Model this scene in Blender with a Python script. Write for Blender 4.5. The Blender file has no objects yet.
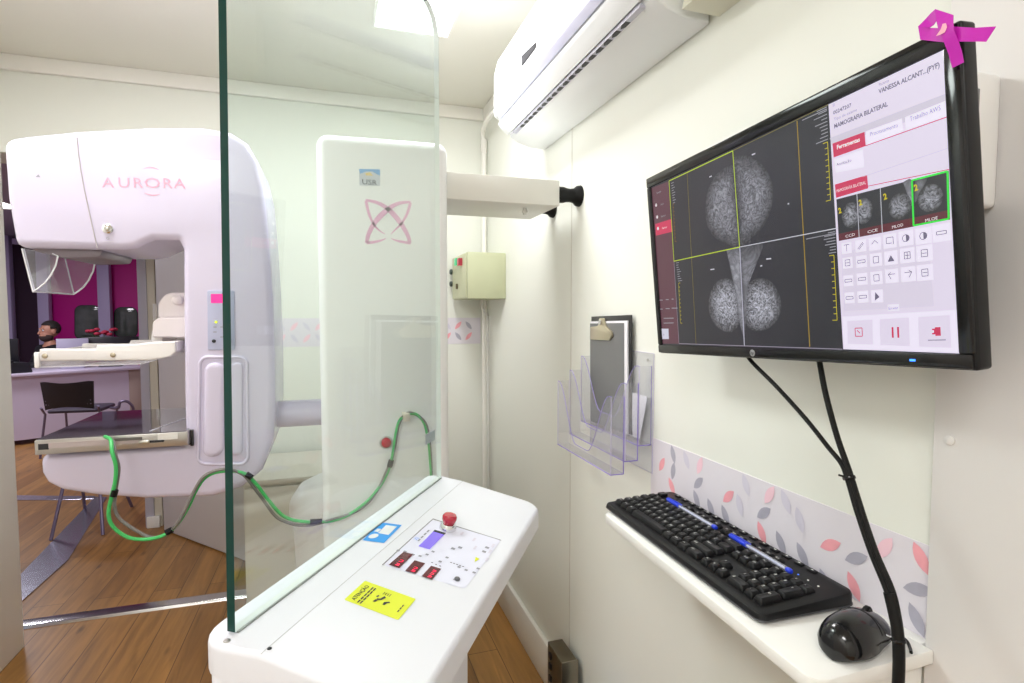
import bpy, bmesh, math, random
from math import sin, cos, pi, radians, sqrt
from mathutils import Vector, Matrix
from mathutils.geometry import tessellate_polygon
random.seed(7)
C = bpy.context.scene.collection
W = {}

# ------------------------------------------------------------------ materials
def mat(name, col, rough=.5, metal=0, emit=None, es=0, var=0.0, scale=20, coat=0, bump=0, spec=None):
    m = bpy.data.materials.new(name); m.use_nodes = True
    nt = m.node_tree; p = nt.nodes['Principled BSDF']
    p.inputs['Base Color'].default_value = (*col, 1)
    p.inputs['Roughness'].default_value = rough
    p.inputs['Metallic'].default_value = metal
    p.inputs['Coat Weight'].default_value = coat
    if spec is not None: p.inputs['Specular IOR Level'].default_value = spec
    if emit:
        p.inputs['Emission Color'].default_value = (*emit, 1); p.inputs['Emission Strength'].default_value = es
    if var or bump:
        tc = nt.nodes.new('ShaderNodeTexCoord'); n = nt.nodes.new('ShaderNodeTexNoise')
        n.inputs['Scale'].default_value = scale; n.inputs['Detail'].default_value = 4
        nt.links.new(tc.outputs['Object'], n.inputs['Vector'])
        if var:
            r = nt.nodes.new('ShaderNodeMapRange'); r.inputs[3].default_value = 1-var; r.inputs[4].default_value = 1+var
            nt.links.new(n.outputs['Fac'], r.inputs[0])
            x = nt.nodes.new('ShaderNodeVectorMath'); x.operation = 'SCALE'
            x.inputs[0].default_value = col; nt.links.new(r.outputs[0], x.inputs['Scale'])
            nt.links.new(x.outputs[0], p.inputs['Base Color'])
        if bump:
            b = nt.nodes.new('ShaderNodeBump'); b.inputs['Strength'].default_value = bump; b.inputs['Distance'].default_value = .002
            nt.links.new(n.outputs['Fac'], b.inputs['Height']); nt.links.new(b.outputs[0], p.inputs['Normal'])
    return m
def lin(r, g, b):
    f = lambda c: (c/255/12.92) if c <= 10 else ((c/255+.055)/1.055)**2.4
    return (f(r), f(g), f(b))
def clear(name, tint, ior=1.5, rough=0.02, haze=0.0, hazecol=(.8, .8, .8)):
    m = bpy.data.materials.new(name); m.use_nodes = True; nt = m.node_tree; nt.nodes.clear()
    o = nt.nodes.new('ShaderNodeOutputMaterial'); t = nt.nodes.new('ShaderNodeBsdfTransparent'); g = nt.nodes.new('ShaderNodeBsdfGlossy')
    lw = nt.nodes.new('ShaderNodeLayerWeight'); lw.inputs[0].default_value = .5
    pw_ = nt.nodes.new('ShaderNodeMath'); pw_.operation = 'POWER'; pw_.inputs[1].default_value = 5
    fr = nt.nodes.new('ShaderNodeMath'); fr.operation = 'MULTIPLY_ADD'; r0 = ((ior-1)/(ior+1))**2
    fr.inputs[1].default_value = 1-r0; fr.inputs[2].default_value = r0
    nt.links.new(lw.outputs['Facing'], pw_.inputs[0]); nt.links.new(pw_.outputs[0], fr.inputs[0]); mx = nt.nodes.new('ShaderNodeMixShader')
    t.inputs[0].default_value = (*tint, 1); g.inputs['Roughness'].default_value = rough
    nt.links.new(fr.outputs[0], mx.inputs[0]); nt.links.new(g.outputs[0], mx.inputs[2])
    if haze:
        d = nt.nodes.new('ShaderNodeBsdfDiffuse'); d.inputs[0].default_value = (*hazecol, 1); m2 = nt.nodes.new('ShaderNodeMixShader')
        m2.inputs[0].default_value = haze; nt.links.new(t.outputs[0], m2.inputs[1]); nt.links.new(d.outputs[0], m2.inputs[2])
        nt.links.new(m2.outputs[0], mx.inputs[1])
    else: nt.links.new(t.outputs[0], mx.inputs[1])
    nt.links.new(mx.outputs[0], o.inputs[0]); return m
def emis(name, col, s=1.0):
    m = bpy.data.materials.new(name); m.use_nodes = True; nt = m.node_tree; nt.nodes.clear()
    o = nt.nodes.new('ShaderNodeOutputMaterial'); e = nt.nodes.new('ShaderNodeEmission')
    e.inputs[0].default_value = (*col, 1); e.inputs[1].default_value = s; nt.links.new(e.outputs[0], o.inputs[0]); return m

# screen pixels: self-lit panel with a glossy face
def pix(name, col, s=1.0):
    m = mat(name, (0.01, .01, .01), .25, emit=col, es=s*1.32); return m

# ------------------------------------------------------------------ mesh builder
class MB:
    def __init__(s): s.bm = bmesh.new(); s.mats = []
    def mi(s, m):
        if m not in s.mats: s.mats.append(m)
        return s.mats.index(m)
    def face(s, pts, m, smooth=False):
        vs = [s.bm.verts.new(p) for p in pts]
        f = s.bm.faces.new(vs); f.material_index = s.mi(m); f.smooth = smooth; return f
    def rings(s, rings, m, cap=True, closed=True, smooth=True):
        k = s.mi(m); R = [[s.bm.verts.new(p) for p in r] for r in rings]; n = len(R[0])
        for a, b in zip(R, R[1:]):
            for i in range(n if closed else n-1):
                j = (i+1) % n
                f = s.bm.faces.new((a[i], a[j], b[j], b[i])); f.material_index = k; f.smooth = smooth
        if cap:
            for r in (R[0][::-1], R[-1]):
                if len(r) <= 4:
                    f = s.bm.faces.new(r); f.material_index = k; f.smooth = False; continue
                for t in tessellate_polygon([[v.co for v in r]]):
                    try: f = s.bm.faces.new([r[i] for i in t])
                    except ValueError: continue
                    f.material_index = k; f.smooth = False
    def box(s, x0, x1, y0, y1, z0, z1, m, bev=0, seg=2, M=None):
        g = bmesh.ops.create_cube(s.bm, size=1)
        vs = g['verts']
        for v in vs:
            v.co = Vector((x0+(v.co.x+.5)*(x1-x0), y0+(v.co.y+.5)*(y1-y0), z0+(v.co.z+.5)*(z1-z0)))
        k = s.mi(m); fs = set(f for v in vs for f in v.link_faces)
        for f in fs: f.material_index = k
        if bev:
            es = list(set(e for v in vs for e in v.link_edges))
            r = bmesh.ops.bevel(s.bm, geom=es, offset=bev, segments=seg, profile=.5, affect='EDGES')
            for f in r['faces']: f.material_index = k; f.smooth = True
            vs = list(set(vs_ for f in r['faces'] for vs_ in f.verts) | set(v for v in vs if v.is_valid))
        if M is not None:
            for v in set(vs): v.co = M @ v.co
    def tube(s, path, r, m, n=8, cap=True):
        P = [Vector(p) for p in path]; rs = r if isinstance(r, (list, tuple)) else [r]*len(P)
        t0 = (P[1]-P[0]).normalized(); up = Vector((0, 0, 1)) if abs(t0.z) < .9 else Vector((1, 0, 0))
        a = t0.cross(up).normalized(); R = []
        for i, p in enumerate(P):
            t = (P[min(i+1, len(P)-1)]-P[max(i-1, 0)]).normalized()
            a = (a-t*a.dot(t)).normalized(); b = t.cross(a)
            R.append([p+(a*cos(2*pi*k/n)+b*sin(2*pi*k/n))*rs[i] for k in range(n)])
        s.rings(R, m, cap)
    def lathe(s, prof, o, ax, m, n=20, cap=True):
        o = Vector(o); ax = Vector(ax).normalized(); up = Vector((0, 0, 1)) if abs(ax.z) < .9 else Vector((1, 0, 0))
        a = ax.cross(up).normalized(); b = ax.cross(a)
        s.rings([[o+ax*h+(a*cos(2*pi*k/n)+b*sin(2*pi*k/n))*max(r, 1e-4) for k in range(n)] for r, h in prof], m, cap)
    def ball(s, c, r, m, n=12, M=None):
        rx, ry, rz = (r, r, r) if not isinstance(r, (tuple, list)) else r
        R = []
        for i in range(n+1):
            th = .02+(pi-.04)*i/n
            R.append([Vector((c[0]+rx*sin(th)*cos(2*pi*k/(2*n)), c[1]+ry*sin(th)*sin(2*pi*k/(2*n)), c[2]+rz*cos(th))) for k in range(2*n)])
        if M: R = [[M @ p for p in r] for r in R]
        s.rings(R, m)
    def puff(s, out, mp, d0, d1, r0, r1, m, n=5):
        """outline (2D list) swept from depth d0 to d1, both ends rounded by r0 / r1"""
        N = len(out); P = [Vector((p[0], p[1])) for p in out]
        area = sum(P[i].x*P[(i+1) % N].y-P[(i+1) % N].x*P[i].y for i in range(N)); sg = 1 if area > 0 else -1
        nr = []
        for i in range(N):
            e1 = (P[i]-P[i-1]).normalized(); e2 = (P[(i+1) % N]-P[i]).normalized()
            n1 = Vector((-e1.y, e1.x))*sg; n2 = Vector((-e2.y, e2.x))*sg
            q = n1+n2; q = q/max(.35, q.length_squared/2) if q.length > 1e-6 else n1
            nr.append(q)
        sd = 1 if d1 > d0 else -1; R = []
        def ring(ins, d): R.append([Vector(mp((P[i]+nr[i]*ins), d)) for i in range(N)])
        if r0:
            for k in range(n+1):
                a = pi/2*k/n; ring(r0*(1-sin(a)), d0+sd*r0*(1-cos(a)))
        else: ring(0, d0)
        if r1:
            for k in range(n+1):
                a = pi/2*(1-k/n); ring(r1*(1-sin(a)), d1-sd*r1*(1-cos(a)))
        else: ring(0, d1)
        s.rings(R, m)
    def text(s, t, size, o, ex, ey, m, ext=.0002, align='LEFT', bold=0, sx=1, fit=None):
        cu = bpy.data.curves.new('t', 'FONT'); cu.body = t; cu.size = size; cu.extrude = 0; cu.align_x = align; cu.offset = bold; cu.resolution_u = 2
        ob = bpy.data.objects.new('t', cu); C.objects.link(ob)
        dg = bpy.context.evaluated_depsgraph_get(); dg.update(); me = ob.evaluated_get(dg).to_mesh()
        o = Vector(o); ex = Vector(ex).normalized(); ey = Vector(ey).normalized(); ez = ex.cross(ey); k = s.mi(m)
        if fit: sx = fit/max(v.co.x for v in me.vertices)
        vs = [s.bm.verts.new(o+ex*v.co.x*sx+ey*v.co.y+ez*ext) for v in me.vertices]
        for p in me.polygons:
            try:
                f = s.bm.faces.new([vs[i] for i in p.vertices]); f.material_index = k
            except ValueError: pass
        ob.evaluated_get(dg).to_mesh_clear(); bpy.data.objects.remove(ob); bpy.data.curves.remove(cu)
    def build(s, name, parent=None, local=False, recalc=True, sharp=40):
        if recalc: bmesh.ops.recalc_face_normals(s.bm, faces=s.bm.faces)
        me = bpy.data.meshes.new(name); s.bm.to_mesh(me); s.bm.free()
        for m in s.mats: me.materials.append(m)
        if sharp: me.set_sharp_from_angle(angle=radians(sharp))
        o = bpy.data.objects.new(name, me); C.objects.link(o)
        return attach(o, parent, local)
def attach(o, parent=None, local=False):
    if parent is None: W[o.name] = Matrix.Identity(4); return o
    o.parent = parent
    if local: o.matrix_parent_inverse = Matrix.Identity(4); W[o.name] = W[parent.name]
    else: o.matrix_parent_inverse = W[parent.name].inverted(); W[o.name] = Matrix.Identity(4)
    return o
def thing(name, label, cat, loc=(0, 0, 0), rz=0, group=None, M=None):
    o = bpy.data.objects.new(name, None); C.objects.link(o); o.empty_display_size = .05
    if M is None: M = Matrix.Translation(loc) @ Matrix.Rotation(rz, 4, 'Z')
    o.matrix_basis = M; W[o.name] = M
    return tag(o, label, cat, group)
def tag(o, label=None, cat=None, group=None, kind=None):
    if label: o['label'] = label
    if cat: o['category'] = cat
    if group: o['group'] = group
    if kind: o['kind'] = kind
    return o
def struct(b, name, label=None, parent=None):
    o = b.build(name, parent); o['kind'] = 'structure'
    if label: o['label'] = label; o['category'] = name.split('_')[0]
    return o
def fillet(pts, n=5):
    """pts: (x, y[, r]) -> rounded 2D outline"""
    out = []; N = len(pts)
    for i, p in enumerate(pts):
        r = p[2] if len(p) > 2 else 0; P = Vector(p[:2]); A = Vector(pts[i-1][:2]); B = Vector(pts[(i+1) % N][:2])
        if r <= 0: out.append((P.x, P.y)); continue
        u = (A-P); v = (B-P); lu = u.length; lv = v.length; u.normalize(); v.normalize()
        an = u.angle(v); t = min(r/math.tan(an/2), lu*.48, lv*.48); r2 = t*math.tan(an/2)
        c = P+(u+v).normalized()*(r2/sin(an/2)); a = P+u*t-c; b = P+v*t-c
        a0 = math.atan2(a.y, a.x); a1 = math.atan2(b.y, b.x); d = (a1-a0+pi) % (2*pi)-pi
        for k in range(n+1):
            q = a0+d*k/n; out.append((c.x+r2*cos(q), c.y+r2*sin(q)))
    return out
def spline(P, k=6):
    P = [Vector(p) for p in P]; out = []
    for i in range(len(P)-1):
        p0 = P[max(i-1, 0)]; p1 = P[i]; p2 = P[i+1]; p3 = P[min(i+2, len(P)-1)]
        for j in range(k):
            t = j/k; out.append(.5*((2*p1)+(p2-p0)*t+(2*p0-5*p1+4*p2-p3)*t*t+(-p0+3*p1-3*p2+p3)*t**3))
    return out+[P[-1]]
XZ = lambda p, d: (p[0], d, p[1])
XY = lambda p, d: (p[0], p[1], d)
YZ = lambda p, d: (d, p[0], p[1])

# ------------------------------------------------------------------ palette
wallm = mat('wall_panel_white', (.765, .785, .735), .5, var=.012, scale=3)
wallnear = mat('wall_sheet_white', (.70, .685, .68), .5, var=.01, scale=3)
ceilm = mat('ceiling_panel', (.76, .75, .69), .6, var=.01, scale=2)
trimm = mat('trim_white', (.82, .81, .77), .45)
plast = mat('white_plastic', (.84, .84, .84), .3, var=.005)
acw = mat('aircon_white', (.79, .82, .85), .28)
dark = mat('dark_slot', (.015, .015, .02), .5)
blackp = mat('black_plastic', (.008, .008, .009), .32, spec=.25)
blackg = mat('black_gloss', (.006, .006, .007), .12, spec=.4)
keym = mat('key_black', (.008, .008, .009), .38, spec=.22)
metal = mat('brushed_metal', (.55, .54, .50), .32, metal=1, var=.05, scale=60)
chrome = mat('chrome', (.75, .75, .76), .15, metal=1)
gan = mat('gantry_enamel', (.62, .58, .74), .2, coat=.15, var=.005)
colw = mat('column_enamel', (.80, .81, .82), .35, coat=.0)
conw = mat('console_white', (.70, .715, .77), .32, var=.006, bump=.04, scale=700)
pink = mat('logo_pink', lin(226, 170, 205), .5)
pinkt = mat('lettering_pink', lin(232, 170, 195), .5)
red = mat('button_red', (.45, .01, .02), .25)
blue = mat('pen_blue', (.01, .04, .62), .3)
green = mat('cable_green', (.04, .42, .10), .45)
greyc = mat('cable_grey', (.16, .15, .14), .5)
yell = mat('sticker_yellow', (.66, .72, .006), .45)
ink = mat('ink_black', (.02, .02, .03), .6)
inkg = mat('ink_grey', (.28, .28, .33), .6)
panelbox = mat('box_greygreen', lin(186, 190, 158), .42, var=.01)
rubber = mat('black_rubber', (.008, .008, .008), .5, spec=.2)
lilac = mat('lilac_paint', lin(190, 178, 215), .5)
magenta = mat('magenta_panel', lin(200, 0, 140), .55, var=.05, scale=2)
ribbonm = mat('ribbon_magenta', lin(190, 10, 175), .45, bump=.1, scale=400)

def floormat():
    m = bpy.data.materials.new('wood_plank_floor'); m.use_nodes = True; nt = m.node_tree; p = nt.nodes['Principled BSDF']
    L = nt.links.new; N = nt.nodes.new
    tc = N('ShaderNodeTexCoord'); mp = N('ShaderNodeMapping'); mp.inputs['Rotation'].default_value = (0, 0, pi/2)
    L(tc.outputs['Object'], mp.inputs[0])
    br = N('ShaderNodeTexBrick'); br.offset = .37; br.inputs['Scale'].default_value = 1; br.inputs['Brick Width'].default_value = 1.5
    br.inputs['Row Height'].default_value = .12; br.inputs['Mortar Size'].default_value = .0016; br.inputs['Mortar Smooth'].default_value = .3
    br.inputs['Color1'].default_value = (*lin(142, 100, 50), 1); br.inputs['Color2'].default_value = (*lin(168, 123, 66), 1); br.inputs['Mortar'].default_value = (*lin(84, 58, 32), 1)
    L(mp.outputs[0], br.inputs[0])
    m2 = N('ShaderNodeMapping'); m2.inputs['Scale'].default_value = (26, 2.2, 1); L(tc.outputs['Object'], m2.inputs[0])
    n = N('ShaderNodeTexNoise'); n.inputs['Scale'].default_value = 1; n.inputs['Detail'].default_value = 7; n.inputs['Distortion'].default_value = 1.1; L(m2.outputs[0], n.inputs[0])
    r = N('ShaderNodeMapRange'); r.inputs[1].default_value = .25; r.inputs[2].default_value = .75; r.inputs[3].default_value = .62; r.inputs[4].default_value = 1.3; L(n.outputs['Fac'], r.inputs[0])
    # knots
    m3 = N('ShaderNodeMapping'); m3.inputs['Scale'].default_value = (9, 3.2, 1); L(tc.outputs['Object'], m3.inputs[0])
    vo = N('ShaderNodeTexVoronoi'); vo.inputs['Scale'].default_value = 1; L(m3.outputs[0], vo.inputs[0])
    rk = N('ShaderNodeMapRange'); rk.inputs[1].default_value = .02; rk.inputs[2].default_value = .14; rk.inputs[3].default_value = .45; rk.inputs[4].default_value = 1; L(vo.outputs['Distance'], rk.inputs[0])
    mu = N('ShaderNodeMath'); mu.operation = 'MULTIPLY'; L(r.outputs[0], mu.inputs[0]); L(rk.outputs[0], mu.inputs[1])
    sc = N('ShaderNodeVectorMath'); sc.operation = 'SCALE'; L(br.outputs['Color'], sc.inputs[0]); L(mu.outputs[0], sc.inputs['Scale'])
    L(sc.outputs[0], p.inputs['Base Color']); p.inputs['Roughness'].default_value = .38
    return m
floorm = floormat()

# ------------------------------------------------------------------ room shell
CZ = 2.315
LZ = [(-1.1940,1.9506)][0][1]
b = MB(); b.box(-4.6, 1.0, -1.7, 9.3, -.1, 0, floorm); struct(b, 'floor')
b = MB(); b.box(-1.4, .9, -1.7, 2.85, CZ, CZ+.1, ceilm); struct(b, 'ceiling')
b = MB(); b.box(.72, .85, -1.7, 2.8, 0, CZ, wallm); struct(b, 'wall_right')
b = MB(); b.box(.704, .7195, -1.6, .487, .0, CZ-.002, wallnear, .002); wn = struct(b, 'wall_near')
b = MB(); b.lathe([(.006, 0), (.006, .0025), (.003, .004)], (.704, *[(0.4671,1.1862)][0]), (-1, 0, 0), wallnear, 12); b.build('screw_cap', wn)
b = MB(); b.box(-.385, .8, 2.65, 2.85, 0, CZ, wallm); b.box(-1.75, -.385, 2.65, 2.85, LZ, CZ, wallm); struct(b, 'wall_far')
b = MB(); b.box(-1.32, -1.2, -1.7, 2.655, 0, CZ, mat('wall_sheet_brightened', (.88, .87, .83), .5), .003); struct(b, 'wall_left')  # same wall paint, lightened in place of light missing on this side
b = MB(); b.box(-1.32, .8, -1.7, -1.6, 0, CZ, wallm); struct(b, 'wall_back')
b = MB(); b.box(-1.7, .72, 2.628, 2.6495, CZ-.058, CZ, trimm, .004); struct(b, 'trim_1')
b = MB(); b.box(.70, .7195, 1.0, 2.628, CZ-.058, CZ, trimm, .004); struct(b, 'trim_2')
b = MB(); b.box(.703, .7195, .5, 2.64, 0, .155, trimm, .004); struct(b, 'baseboard_right')
b = MB(); b.box(-.385, .703, 2.634, 2.6495, 0, .155, trimm, .004); struct(b, 'baseboard_far')
# joint seams of the wall sheets
b = MB(); b.box(.7188, .7205, 1.62, 1.624, .16, CZ-.06, mat('joint', (.62, .61, .56), .6)); struct(b, 'trim_3')

# threshold and floor plates
b = MB(); b.puff(fillet([(2.80, 0), (2.875, 0), (2.868, .012, .008), (2.807, .012, .008)]), lambda p, d: (d, p[0], p[1]), -1.45, -.385, 0, 0, chrome)
struct(b, 'trim_4')
plate = mat('floor_plate', (.50, .50, .58), .24, metal=.9, bump=.6, scale=14)
fl = [(-1.5346,3.3564),(-1.6601,4.6827),(-1.5775,4.6561),(-1.3825,3.5206),(-1.3918,3.0674)]
b = MB(); b.puff([(p[0], p[1]) for p in fl], XY, 0, .006, 0, .001, plate, 1)
tag(b.build('floor_plate'), 'silvery metal strip on the wood floor running back through the doorway', 'metal strip')
b = MB(); b.puff([(-2.4087,4.9699),(-1.9112,4.7865),(-1.6690,4.7085),(-1.6425,4.6319),(-1.8710,4.6832),(-2.3452,4.8360)], XY, 0, .006, 0, .001, plate, 1)
tag(b.build('floor_plate'), 'narrow silvery metal strip crossing the floor in front of the office chair', 'metal strip')

# tile border strips with leaves
bord = mat('border_vinyl', (.72, .69, .76), .5); lf_pink = mat('leaf_pink', lin(238, 165, 176), .4, var=.12, scale=60); lf_grey = mat('leaf_grey', lin(172, 170, 186), .4, var=.12, scale=60)
lf_lg = mat('leaf_pale_grey', lin(208, 204, 220), .4); lf_lp = mat('leaf_pale_pink', lin(238, 200, 214), .4)
def leaf(b, fr, c, L, w, ang, m, off):
    """pointed leaf in wall coordinates; fr maps (a, z, offset)"""
    pts = []
    for s in (1, -1):
        for k in range(7 if s > 0 else 7):
            t = k/6 if s > 0 else 1-k/6
            if s < 0 and k in (0,): continue
            if s < 0 and k == 6: continue
            x = -L+2*L*t; y = s*w*sin(pi*t)**.8
            pts.append((c[0]+x*cos(ang)-y*sin(ang), c[1]+x*sin(ang)+y*cos(ang)))
    b.face([fr(p[0], p[1], off) for p in pts], m)
b = MB(); b.box(.7188, .7205, .487, 1.146, .900, 1.042, bord)
fr = lambda a, z, o: (.7188-o, a, z)
LV = [(1.0564,1.0297),(1.0998,0.9881),(1.0552,0.9847),(1.0596,0.9484),(0.9648,0.9844),(0.9697,0.9474),(1.0071,1.0220),(0.9611,1.0296),(0.8723,0.9853),(0.9234,0.9443),(0.8799,0.9459),(0.7838,0.9480),(0.7396,0.9474),(0.6936,0.9461),(0.7800,0.9855),(0.6419,0.9840),(0.5978,0.9823),(0.6000,0.9396),(0.5054,1.0262),(0.5078,0.9799),(0.5080,0.9393),(0.7307,1.0292),(0.8252,1.0277),(0.7674,1.0342),(0.7010,1.0016),(0.6489,0.8941),(0.5550,1.0152),(0.5410,0.9487),(0.8406,0.9795)]
KK = 'g p g p g g G P p g g p g g g p g p p g g G G P G g P G G'.split()
AA = [110, 60, 80, 125, 45, 120, 120, 70, 45, 120, 122, 118, 120, 125, 40, 30, 30, 120, 120, 20, 120, 120, 115, 60, 110, 120, 60, 100, 110]
mm = {'g': lf_grey, 'p': lf_pink, 'G': lf_lg, 'P': lf_lp}
for i, (p, k, a) in enumerate(zip(LV, KK, AA)):
    zc = min(max(p[1], .922), 1.022); leaf(b, fr, (p[0], zc), .021, .0088, radians(180-a), mm[k], .0003+.00003*i)
tag(b.build('wall_border', recalc=False), 'leaf patterned pink and grey border strip on the right wall above the keyboard shelf', 'wall border')
def farborder(x0, x1, label):
    b = MB(); b.box(x0, x1, 2.648, 2.6497, 1.185, 1.312, bord); frf = lambda a, z, o: (a, 2.648-o, z)
    k = 0; x = x0+.03
    while x < x1-.015:
        for j, z in enumerate((1.222, 1.275)):
            leaf(b, frf, (x, z), .025, .009, radians(50 if (k+j) % 2 else 128), [lf_grey, lf_pink, lf_lg, lf_pink][(k+j*3) % 4] if x0 > 0 else [lf_lg, lf_lp, lf_lg, lf_lp][(k+j*3) % 4], .0003)
        x += .052; k += 1
    tag(b.build('wall_border', recalc=False), label, 'wall border')
farborder(-.30, .03, 'leaf patterned border strip on the far wall between the mammography arm and column')
farborder(.34, .69, 'leaf patterned border strip low on the far wall under the grey control box')

# conduit and pipes in the far corner
b = MB(); b.tube([(.700, 2.61, .16), (.700, 2.61, 2.14)], .012, trimm, 10)
tag(b.build('conduit'), 'thin white vertical conduit running down the far corner of the room', 'conduit')
b = MB(); b.tube(spline([(.700, 2.61, 2.145), (.695, 2.60, 2.17), (.68, 2.55, 2.19), (.66, 2.35, 2.185), (.68, 2.0, 2.17), (.68, 1.87, 2.165)]), .010, trimm, 10)
b.tube([(.700, 2.61, 2.10), (.700, 2.61, 2.16)], .015, trimm, 10)
tag(b.build('drain_pipe'), 'white drain pipe curving from the air conditioner to the corner conduit', 'pipe')
b = MB(); b.puff([(.636, CZ-.405), (.7195, CZ-.405), (.7195, CZ-.285), (.66, CZ-.285)], XZ, -.2, .93, .002, .002, mat('duct_cream', (.70, .69, .58), .5), 2)
tag(b.build('cable_duct'), 'cream rectangular duct on the right wall beside the air conditioner end', 'duct')

# ------------------------------------------------------------------ air conditioner
Y0, Y1 = .952, 1.856
ac = thing('air_conditioner', 'white wall mounted split air conditioner high on the right wall', 'air conditioner', (.62, 1.4, 1.9))
prof = [(.7165, .569), (.664, .570), (.618, .583), (.600, .594), (.5905, .600), (.588, .611), (.579, .606), (.560, .622), (.549, .634), (.546, .642), (.553, .650), (.546, .655), (.534, .662), (.531, .676), (.533, .80), (.545, .848, ), (.575, .862), (.7165, .866)]
prof = [(p[0], p[1]+1.34) for p in prof]
b = MB(); b.puff(prof, XZ, Y0, Y1, .006, .006, acw, 3)
b.build('casing', ac, sharp=22)
slg = mat('slot_lilac', (.50, .50, .60), .4)
b = MB(); b.box(.5795, .5925, Y0+.035, Y1-.065, 1.9345, 1.9415, slg); sl = b.build('outlet_slot', ac)
for i in range(18):
    y = Y0+.09+i*.0385
    b = MB(); b.face([(.5798, y, 1.9342), (.5922, y, 1.9342), (.5922, y+.022, 1.9342), (.5865, y+.033, 1.9342), (.5798, y+.018, 1.9342)], dark); b.build('vane_gap', sl, recalc=False)
b = MB(); b.puff([(p[0], p[1]+1.34) for p in [(.596, .5925), (.5985, .596), (.5905, .6035), (.5885, .600)]], XZ, Y0+.045, Y1-.05, 0, 0, acw); b.build('lower_lip', ac)
b = MB(); b.puff([(p[0], p[1]+1.34) for p in [(.5795, .6040), (.5755, .602), (.5480, .627), (.5455, .636), (.549, .637)]], XZ, Y0+.03, Y1-.04, .001, .001, acw, 1); b.build('flap', ac)
b = MB(); b.puff([(p[0], p[1]+1.34) for p in [(.5335, .6625), (.5315, .672), (.5330, .676), (.5450, .6580), (.5452, .6465), (.5438, .6465)]], XZ, Y0+.03, Y1-.035, 0, 0, mat('flap_lilac', (.52, .53, .68), .45)); b.build('upper_flap', ac)
dq = [(1.5545,2.0437),(1.5370,2.0699),(1.4382,2.0435),(1.4538,2.0397)]
b = MB(); b.puff(fillet([(dq[0][0], dq[0][1]+.004, .004), (dq[2][0], dq[0][1]+.006, .006), (dq[2][0], dq[0][1]+.022, .008), (dq[0][0]+.01, dq[0][1]+.036, .012), (dq[0][0], dq[0][1]+.03, .006)]), YZ, .5335, .5295, 0, .001, mat('display_grey', (.05, .05, .055), .8, spec=.05), 1); b.build('display_window', ac)

# ------------------------------------------------------------------ ceiling lights
diff = emis('light_diffuser', (1, .985, .96), 7)
def clight(x0, x1, y0, y1, label, power, z=CZ, grp='square ceiling light panels', col=(1, .992, .98)):
    t = thing('ceiling_light', label, 'ceiling light', ((x0+x1)/2, (y0+y1)/2, z), 0, grp)
    b = MB(); w = .008
    for q in ((x0, x1, y0, y0+w), (x0, x1, y1-w, y1), (x0, x0+w, y0+w, y1-w), (x1-w, x1, y0+w, y1-w)): b.box(*q, z-.012, z-.0005, trimm)
    b.build('frame', t)
    b = MB(); b.box(x0+w, x1-w, y0+w, y1-w, z-.010, z-.001, diff); b.build('diffuser', t)
    l = bpy.data.lights.new('panel_glow', 'AREA'); l.shape = 'RECTANGLE'; l.size = x1-x0-.03; l.size_y = y1-y0-.03; l.energy = power; l.color = col
    o = bpy.data.objects.new('panel_glow', l); C.objects.link(o); o.location = ((x0+x1)/2, (y0+y1)/2, z-.015)
clight(.143, .405, 1.45, 1.985, 'bright square light panel recessed in the ceiling above the column', 15)
clight(-1.0, -.4, -1.0, -.4, 'square ceiling light panel behind the viewer', 33)
clight(-.95, -.45, 1.2, 1.7, 'added square light panel above the mammography arm, out of view', 19)  # unseen panel added to brighten the far wall
clight(-3.4, -2.74, 6.0, 6.45, "bright light panel on the office ceiling past the doorway", 42, grp="office ceiling light panels", col=(.95, .92, 1))
clight(-3.6, -3.0, 3.9, 4.5, 'light panel on the office ceiling near the doorway', 30, grp='office ceiling light panels', col=(.95, .92, 1))

# ------------------------------------------------------------------ mammography machine
mm_ = thing('mammography_machine', 'white mammography machine with C-shaped arm, clear paddle and tall column behind the glass', 'mammography machine', (.1, 1.7, 0))
# column
b = MB()
co = fillet([(-.034, .0, .025), (.306, .0, .025), (.306, 1.802, .03), (-.034, 1.797, .03)], 6)
b.puff(co, XZ, 1.52, 1.86, .022, .03, colw)
col = b.build('column', mm_)
b = MB(); F = 1.5192
def stroke(b, pts, w, m, y=F):
    """flat ribbon of varying width on an XZ face"""
    n = len(pts)
    for i in range(n-1):
        a, c = Vector(pts[i][:2]), Vector(pts[i+1][:2]); d = (c-a).normalized(); q = Vector((-d.y, d.x))
        b.face([(a-q*w[i])[:][0:1]+(y,)+(a-q*w[i])[:][1:2], (c-q*w[i+1])[:][0:1]+(y,)+(c-q*w[i+1])[:][1:2], (c+q*w[i+1])[:][0:1]+(y,)+(c+q*w[i+1])[:][1:2], (a+q*w[i])[:][0:1]+(y,)+(a+q*w[i])[:][1:2]], m)
def ribb(px, w0, w1, w2):
    P = spline([(p[0], p[1], 0) for p in px], 6); n = len(P)-1
    ws = [(w0+(w1-w0)*2*i/n) if i < n/2 else (w1+(w2-w1)*(2*i/n-1)) for i in range(n+1)]
    stroke(b, P, [w*1.45 for w in ws], pink)
ribb([(0.0862,1.6333),(0.1178,1.6274),(0.1461,1.6107),(0.1720,1.5831),(0.1929,1.5495),(0.2006,1.5258)], .002, .0048, .003)
ribb([(0.2030,1.6351),(0.1699,1.6292),(0.1409,1.6104),(0.1120,1.5801),(0.0937,1.5479),(0.0869,1.5215)], .002, .0048, .003)
ribb([(0.0871,1.6308),(0.0943,1.5974),(0.1068,1.5694),(0.1220,1.5543),(0.1349,1.5470)], .0028, .002, .0005)
ribb([(0.2025,1.6325),(0.1934,1.6027),(0.1772,1.5754),(0.1612,1.5587),(0.1506,1.5477)], .0028, .002, .0005)
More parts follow.
